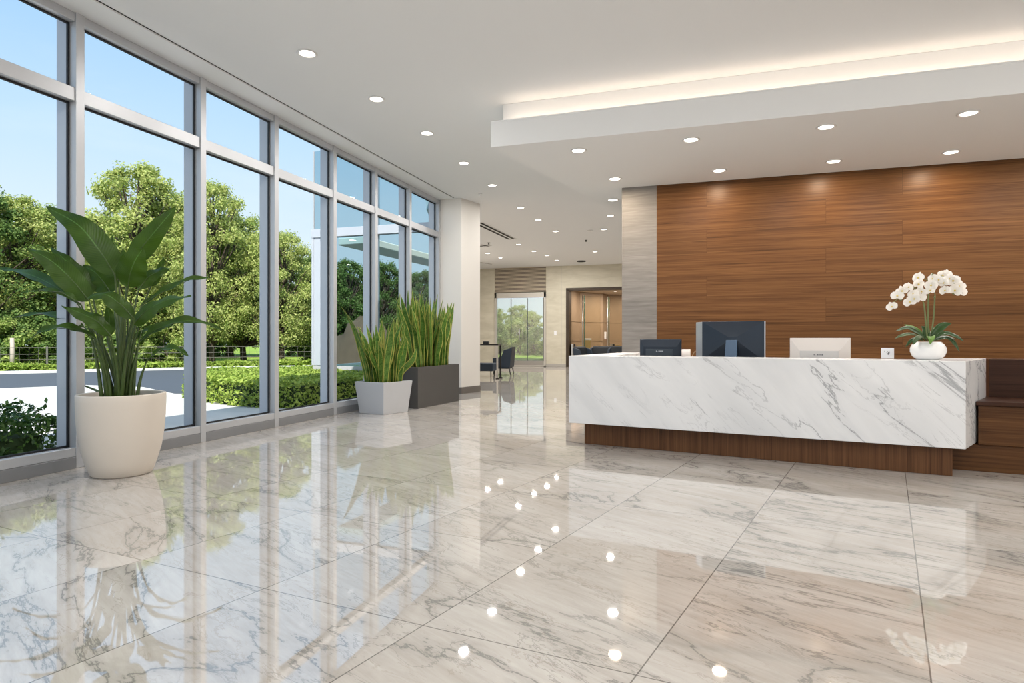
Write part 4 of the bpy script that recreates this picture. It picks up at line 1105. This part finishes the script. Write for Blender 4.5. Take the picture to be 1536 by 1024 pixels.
# hedges
def hedge(poly, h, mat, name, label, n, size, seed, rough=.06, inset=.12, sprig=0):
    rg = random.Random(seed)
    c = sum((Vector((*p, 0)) for p in poly), Vector()) / len(poly)
    root = empty(name, (c.x, c.y, GZ), 0, label, 'hedge')
    P_ = [Vector((*p, 0)) - c for p in poly]; ar = 0
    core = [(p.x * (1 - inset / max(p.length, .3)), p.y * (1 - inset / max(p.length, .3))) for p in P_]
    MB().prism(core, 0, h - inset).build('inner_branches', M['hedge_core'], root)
    # sample top by rejection and sides by edges
    xs = [p.x for p in P_]; ys = [p.y for p in P_]
    def inside(x, y):
        r = False; j = len(P_) - 1
        for i in range(len(P_)):
            if (P_[i].y > y) != (P_[j].y > y) and x < (P_[j].x - P_[i].x) * (y - P_[i].y) / (P_[j].y - P_[i].y) + P_[i].x: r = not r
            j = i
        return r
    per = sum((P_[i] - P_[i - 1]).length for i in range(len(P_))); mb = MB()
    A = abs(sum(P_[i - 1].x * P_[i].y - P_[i].x * P_[i - 1].y for i in range(len(P_)))) / 2
    nt = int(n * A / (A + per * h)); cnt = 0
    while cnt < nt:
        x, y = rg.uniform(min(xs), max(xs)), rg.uniform(min(ys), max(ys))
        if not inside(x, y): continue
        z = h + (mnoise.noise(Vector((x * 2.2, y * 2.2, 3))) * rough * 1.3) - rg.random() ** 2 * .12
        if sprig and rg.random() < .06: z += rg.uniform(.02, sprig)
        leafquad(mb, Vector((x, y, z)), size, (rv(rg) + Vector((0, 0, 1.0))).normalized(), rg); cnt += 1
    for _ in range(n - nt):
        d = rg.uniform(0, per); i = 0
        while d > (P_[i] - P_[i - 1]).length: d -= (P_[i] - P_[i - 1]).length; i = (i + 1) % len(P_)
        a, b = P_[i - 1], P_[i]; e = (b - a).normalized(); o_ = Vector((e.y, -e.x, 0))
        if o_.dot((a + b) / 2) < 0: o_ = -o_
        z = rg.uniform(0, h); q = a + e * d
        bul = -.10 * (z / h) ** 3
        q = q + o_ * (mnoise.noise(q * 2.2 + Vector((0, 0, z * 2))) * rough + bul - rg.random() ** 2 * .12) + Vector((0, 0, z))
        leafquad(mb, q, size, (rv(rg) + o_ * .8 + Vector((0, 0, .5))).normalized(), rg)
    mb.build('foliage', mat, root)
hp = [xy(276, 596), xy(300, 602), xy(345, 608), xy(400, 612.5), xy(450, 612), xy(500, 606), xy(560, 597), xy(600, 588), xy(560, 574), xy(470, 574), xy(400, 577), xy(330, 580), xy(290, 586)]
hedge(hp, .52, M['leaf_hedge'], 'clipped_hedge', 'sunlit rounded hedge bed on the paving outside the middle windows', 26000, .085, 4)
hedge([(-9.3, 1.0), (-6.75, 1.0), (-6.75, 4.9), (-7.6, 5.0), (-8.1, 4.6), (-9.3, 4.2)], .50, M['leaf_shrub'], 'window_shrub', 'dark leafy shrub right outside the nearest window beside the cream pot', 16000, .065, 6, .16, .2, .22)
sa = [xy(-60, 561.5), xy(100, 556.8), xy(300, 552.0), xy(450, 549.6), xy(640, 547.8), xy(640, 546.3), xy(450, 548), xy(300, 549.8), xy(100, 554.3), xy(-60, 558.5)]
o = None
def strip():
    rg = random.Random(9); mb = MB()
    for _ in range(16000):
        t = rg.random(); k = rg.uniform(-.5, .35); q = fa + fd * (t * fl_) + Vector((fd.y, -fd.x, 0)) * (k + .25)
        hgt = .26 + .16 * mnoise.noise(q * .8)
        mb_z = rg.random() ** .7 * hgt; q.z = GZ + .05 + mb_z
        leafquad(mb, q, .15, (rv(rg) + Vector((0, 0, .8))).normalized(), rg)
    o = mb.build('undergrowth', M['leaf_hedge']); tag(o, 'low leafy growth along the foot of the rail fence', 'plants', kind='stuff')
strip()
# brown earth bank seen through the porch
p = PD(548, 500, 26.4); mb = MB()
for i in range(9):
    for j in range(17):
        a_ = j / 16 * 2 * math.pi; r_ = i / 8
        mb.v.append((r_ * 2.1 * math.cos(a_), r_ * 1.6 * math.sin(a_), 2.2 * (1 - r_ ** 2) ** 1.25 + .5 * mnoise.noise(Vector((i, j, 0)) * .9)))
for i in range(8):
    for j in range(16):
        mb.f.append((i * 17 + j, (i + 1) * 17 + j, (i + 1) * 17 + j + 1, i * 17 + j + 1)); mb.m.append(0)
o = mb.build('earth_bank', M['mound'], smooth=True, loc=(p.x, p.y, GZ)); tag(o, 'brown earth bank behind the fence, seen through the tinted porch glass', 'earth bank')

# ------------------------------------------------------------------ glass entrance porch outside, and its canopy
VY = 13.55
pz = empty('glass_porch', (-8.0, VY, 0), 0, 'pale aluminium and tinted glass entrance porch standing out from the window wall', 'porch')
ox = lambda x: x + 8.0
def pb(x0, x1, y0, y1, z0, z1, nm, mt): MB().box(ox(x0), ox(x1), y0 - VY, y1 - VY, z0, z1).build(nm, mt, pz, bevel=.004, seg=1)
pb(-9.80, -9.36, VY, VY + .10, .62, 3.93, 'end_panel', M['alu_ext'])
pb(-9.82, -9.76, VY - .02, VY + .12, .62, 3.93, 'corner_post', M['alu_ext']); pb(-9.80, -9.775, VY + .02, VY + .07, 4.15, 6.2, 'upper_post', M['alu'])
pb(-9.82, -6.4, VY - .03, VY + .14, 3.93, 4.15, 'beam', M['alu_ext'])
pb(-9.80, -6.4, VY, VY + .12, GZ, .60, 'base_wall', plain('pale_grey_base', (.42, .42, .44), .7))
for x in (-7.95,):
    pb(x - .06, x + .06, VY - .01, VY + .12, .62, 6.2, 'post', M['alu_ext'])
pb(-9.36, -6.42, VY + .04, VY + .052, .60, 3.93, 'glass_panel', M['glass_tint'])
pb(-9.76, -6.42, VY + .04, VY + .052, 4.15, 6.2, 'glass_panel', M['glass_tint'])
pb(-9.82, -9.76, VY + .12, VY + 3.0, GZ, .6, 'side_base', M['alu_ext'])
ca = PZ(507, 368, 3.9); cb_ = PZ(640, 399, 3.9)
cdir = (cb_ - ca).normalized(); cA = ca; cB = cb_ + cdir * 1.2; sd = Vector((cdir.y, -cdir.x, 0)) * .9
m = MB().prism([tuple(cA.xy), tuple(cB.xy), tuple((cB + sd).xy), tuple((cA + sd).xy)], 3.9, 4.1)
o = m.build('entrance_canopy', M['canopy'], bevel=.02, seg=1); tag(o, 'cream flat canopy slab outside, seen through the tinted porch glass', 'canopy')

# roof over the building
tag(MB().prism([(-6.55, -7.3), (8.8, -7.3), (8.8, 35.2), (-12.6, 35.2), (-12.6, 28.0), (-6.55, 14.6)], 5.16, 5.45).build('roof', M['roofm']), kind='structure')

# ------------------------------------------------------------------ world, sun, camera
w = bpy.data.worlds.new('sky'); bpy.context.scene.world = w; w.use_nodes = True
t = w.node_tree; t.nodes.clear()
tcn = t.nodes.new('ShaderNodeTexCoord'); sp = t.nodes.new('ShaderNodeSeparateXYZ'); t.links.new(tcn.outputs['Generated'], sp.inputs[0])
cr_ = t.nodes.new('ShaderNodeValToRGB'); t.links.new(sp.outputs[2], cr_.inputs[0]); e = cr_.color_ramp.elements
for i_, (p_, c_) in enumerate(((0, (.76, .85, .93)), (.15, (.70, .83, .95)), (.28, (.54, .74, .95)), (.46, (.33, .58, .90)))):
    if i_ > 1: e.new(p_)
    e[i_].position = p_; e[i_].color = (*c_, 1)
nz = t.nodes.new('ShaderNodeTexNoise'); mp = t.nodes.new('ShaderNodeMapping'); t.links.new(tcn.outputs['Generated'], mp.inputs[0]); mp.inputs[3].default_value = (1.2, 1.2, 5)
t.links.new(mp.outputs[0], nz.inputs['Vector']); nz.inputs['Scale'].default_value = 2.0; nz.inputs['Detail'].default_value = 6
mr = t.nodes.new('ShaderNodeMapRange'); t.links.new(nz.outputs['Fac'], mr.inputs[0]); mr.inputs[1].default_value = .56; mr.inputs[2].default_value = .80; mr.inputs[4].default_value = .35
mx = t.nodes.new('ShaderNodeMix'); mx.data_type = 'RGBA'; t.links.new(mr.outputs[0], mx.inputs[0]); t.links.new(cr_.outputs[0], mx.inputs[6]); mx.inputs[7].default_value = (.84, .91, .97, 1)
bg = t.nodes.new('ShaderNodeBackground'); t.links.new(mx.outputs[2], bg.inputs[0]); bg.inputs[1].default_value = 1.12
wo = t.nodes.new('ShaderNodeOutputWorld'); t.links.new(bg.outputs[0], wo.inputs[0])
sl_ = bpy.data.lights.new('sun', 'SUN'); sl_.energy = 7.5; sl_.angle = R(.6); sl_.color = (1, .95, .86)
so = bpy.data.objects.new('sun', sl_); C.objects.link(so); so.rotation_euler = Vector((-.40, .66, -.95)).to_track_quat('-Z', 'Y').to_euler()

cam = bpy.data.cameras.new('camera'); cam.sensor_width = 36; cam.lens = FOC / 1536 * 36
cam.shift_y = (HOR - 512) / 1536; cam.clip_end = 500
co_ = bpy.data.objects.new('camera', cam); C.objects.link(co_); co_.location = (0, 0, CAMH); co_.rotation_euler = (R(90), 0, YAW)
S = bpy.context.scene; S.camera = co_
S.view_settings.view_transform = 'Standard'; S.view_settings.look = 'None'; S.view_settings.exposure = 0; S.view_settings.gamma = 1
S.view_settings.use_curve_mapping = False
cy = S.cycles
cy.use_denoising = True
try: cy.denoiser = 'OPENIMAGEDENOISE'
except Exception: pass
cy.max_bounces = 10; cy.diffuse_bounces = 5; cy.glossy_bounces = 5; cy.transparent_max_bounces = 24; cy.transmission_bounces = 4
cy.sample_clamp_indirect = 6.0; cy.caustics_reflective = False; cy.caustics_refractive = False
cy.use_light_tree = True
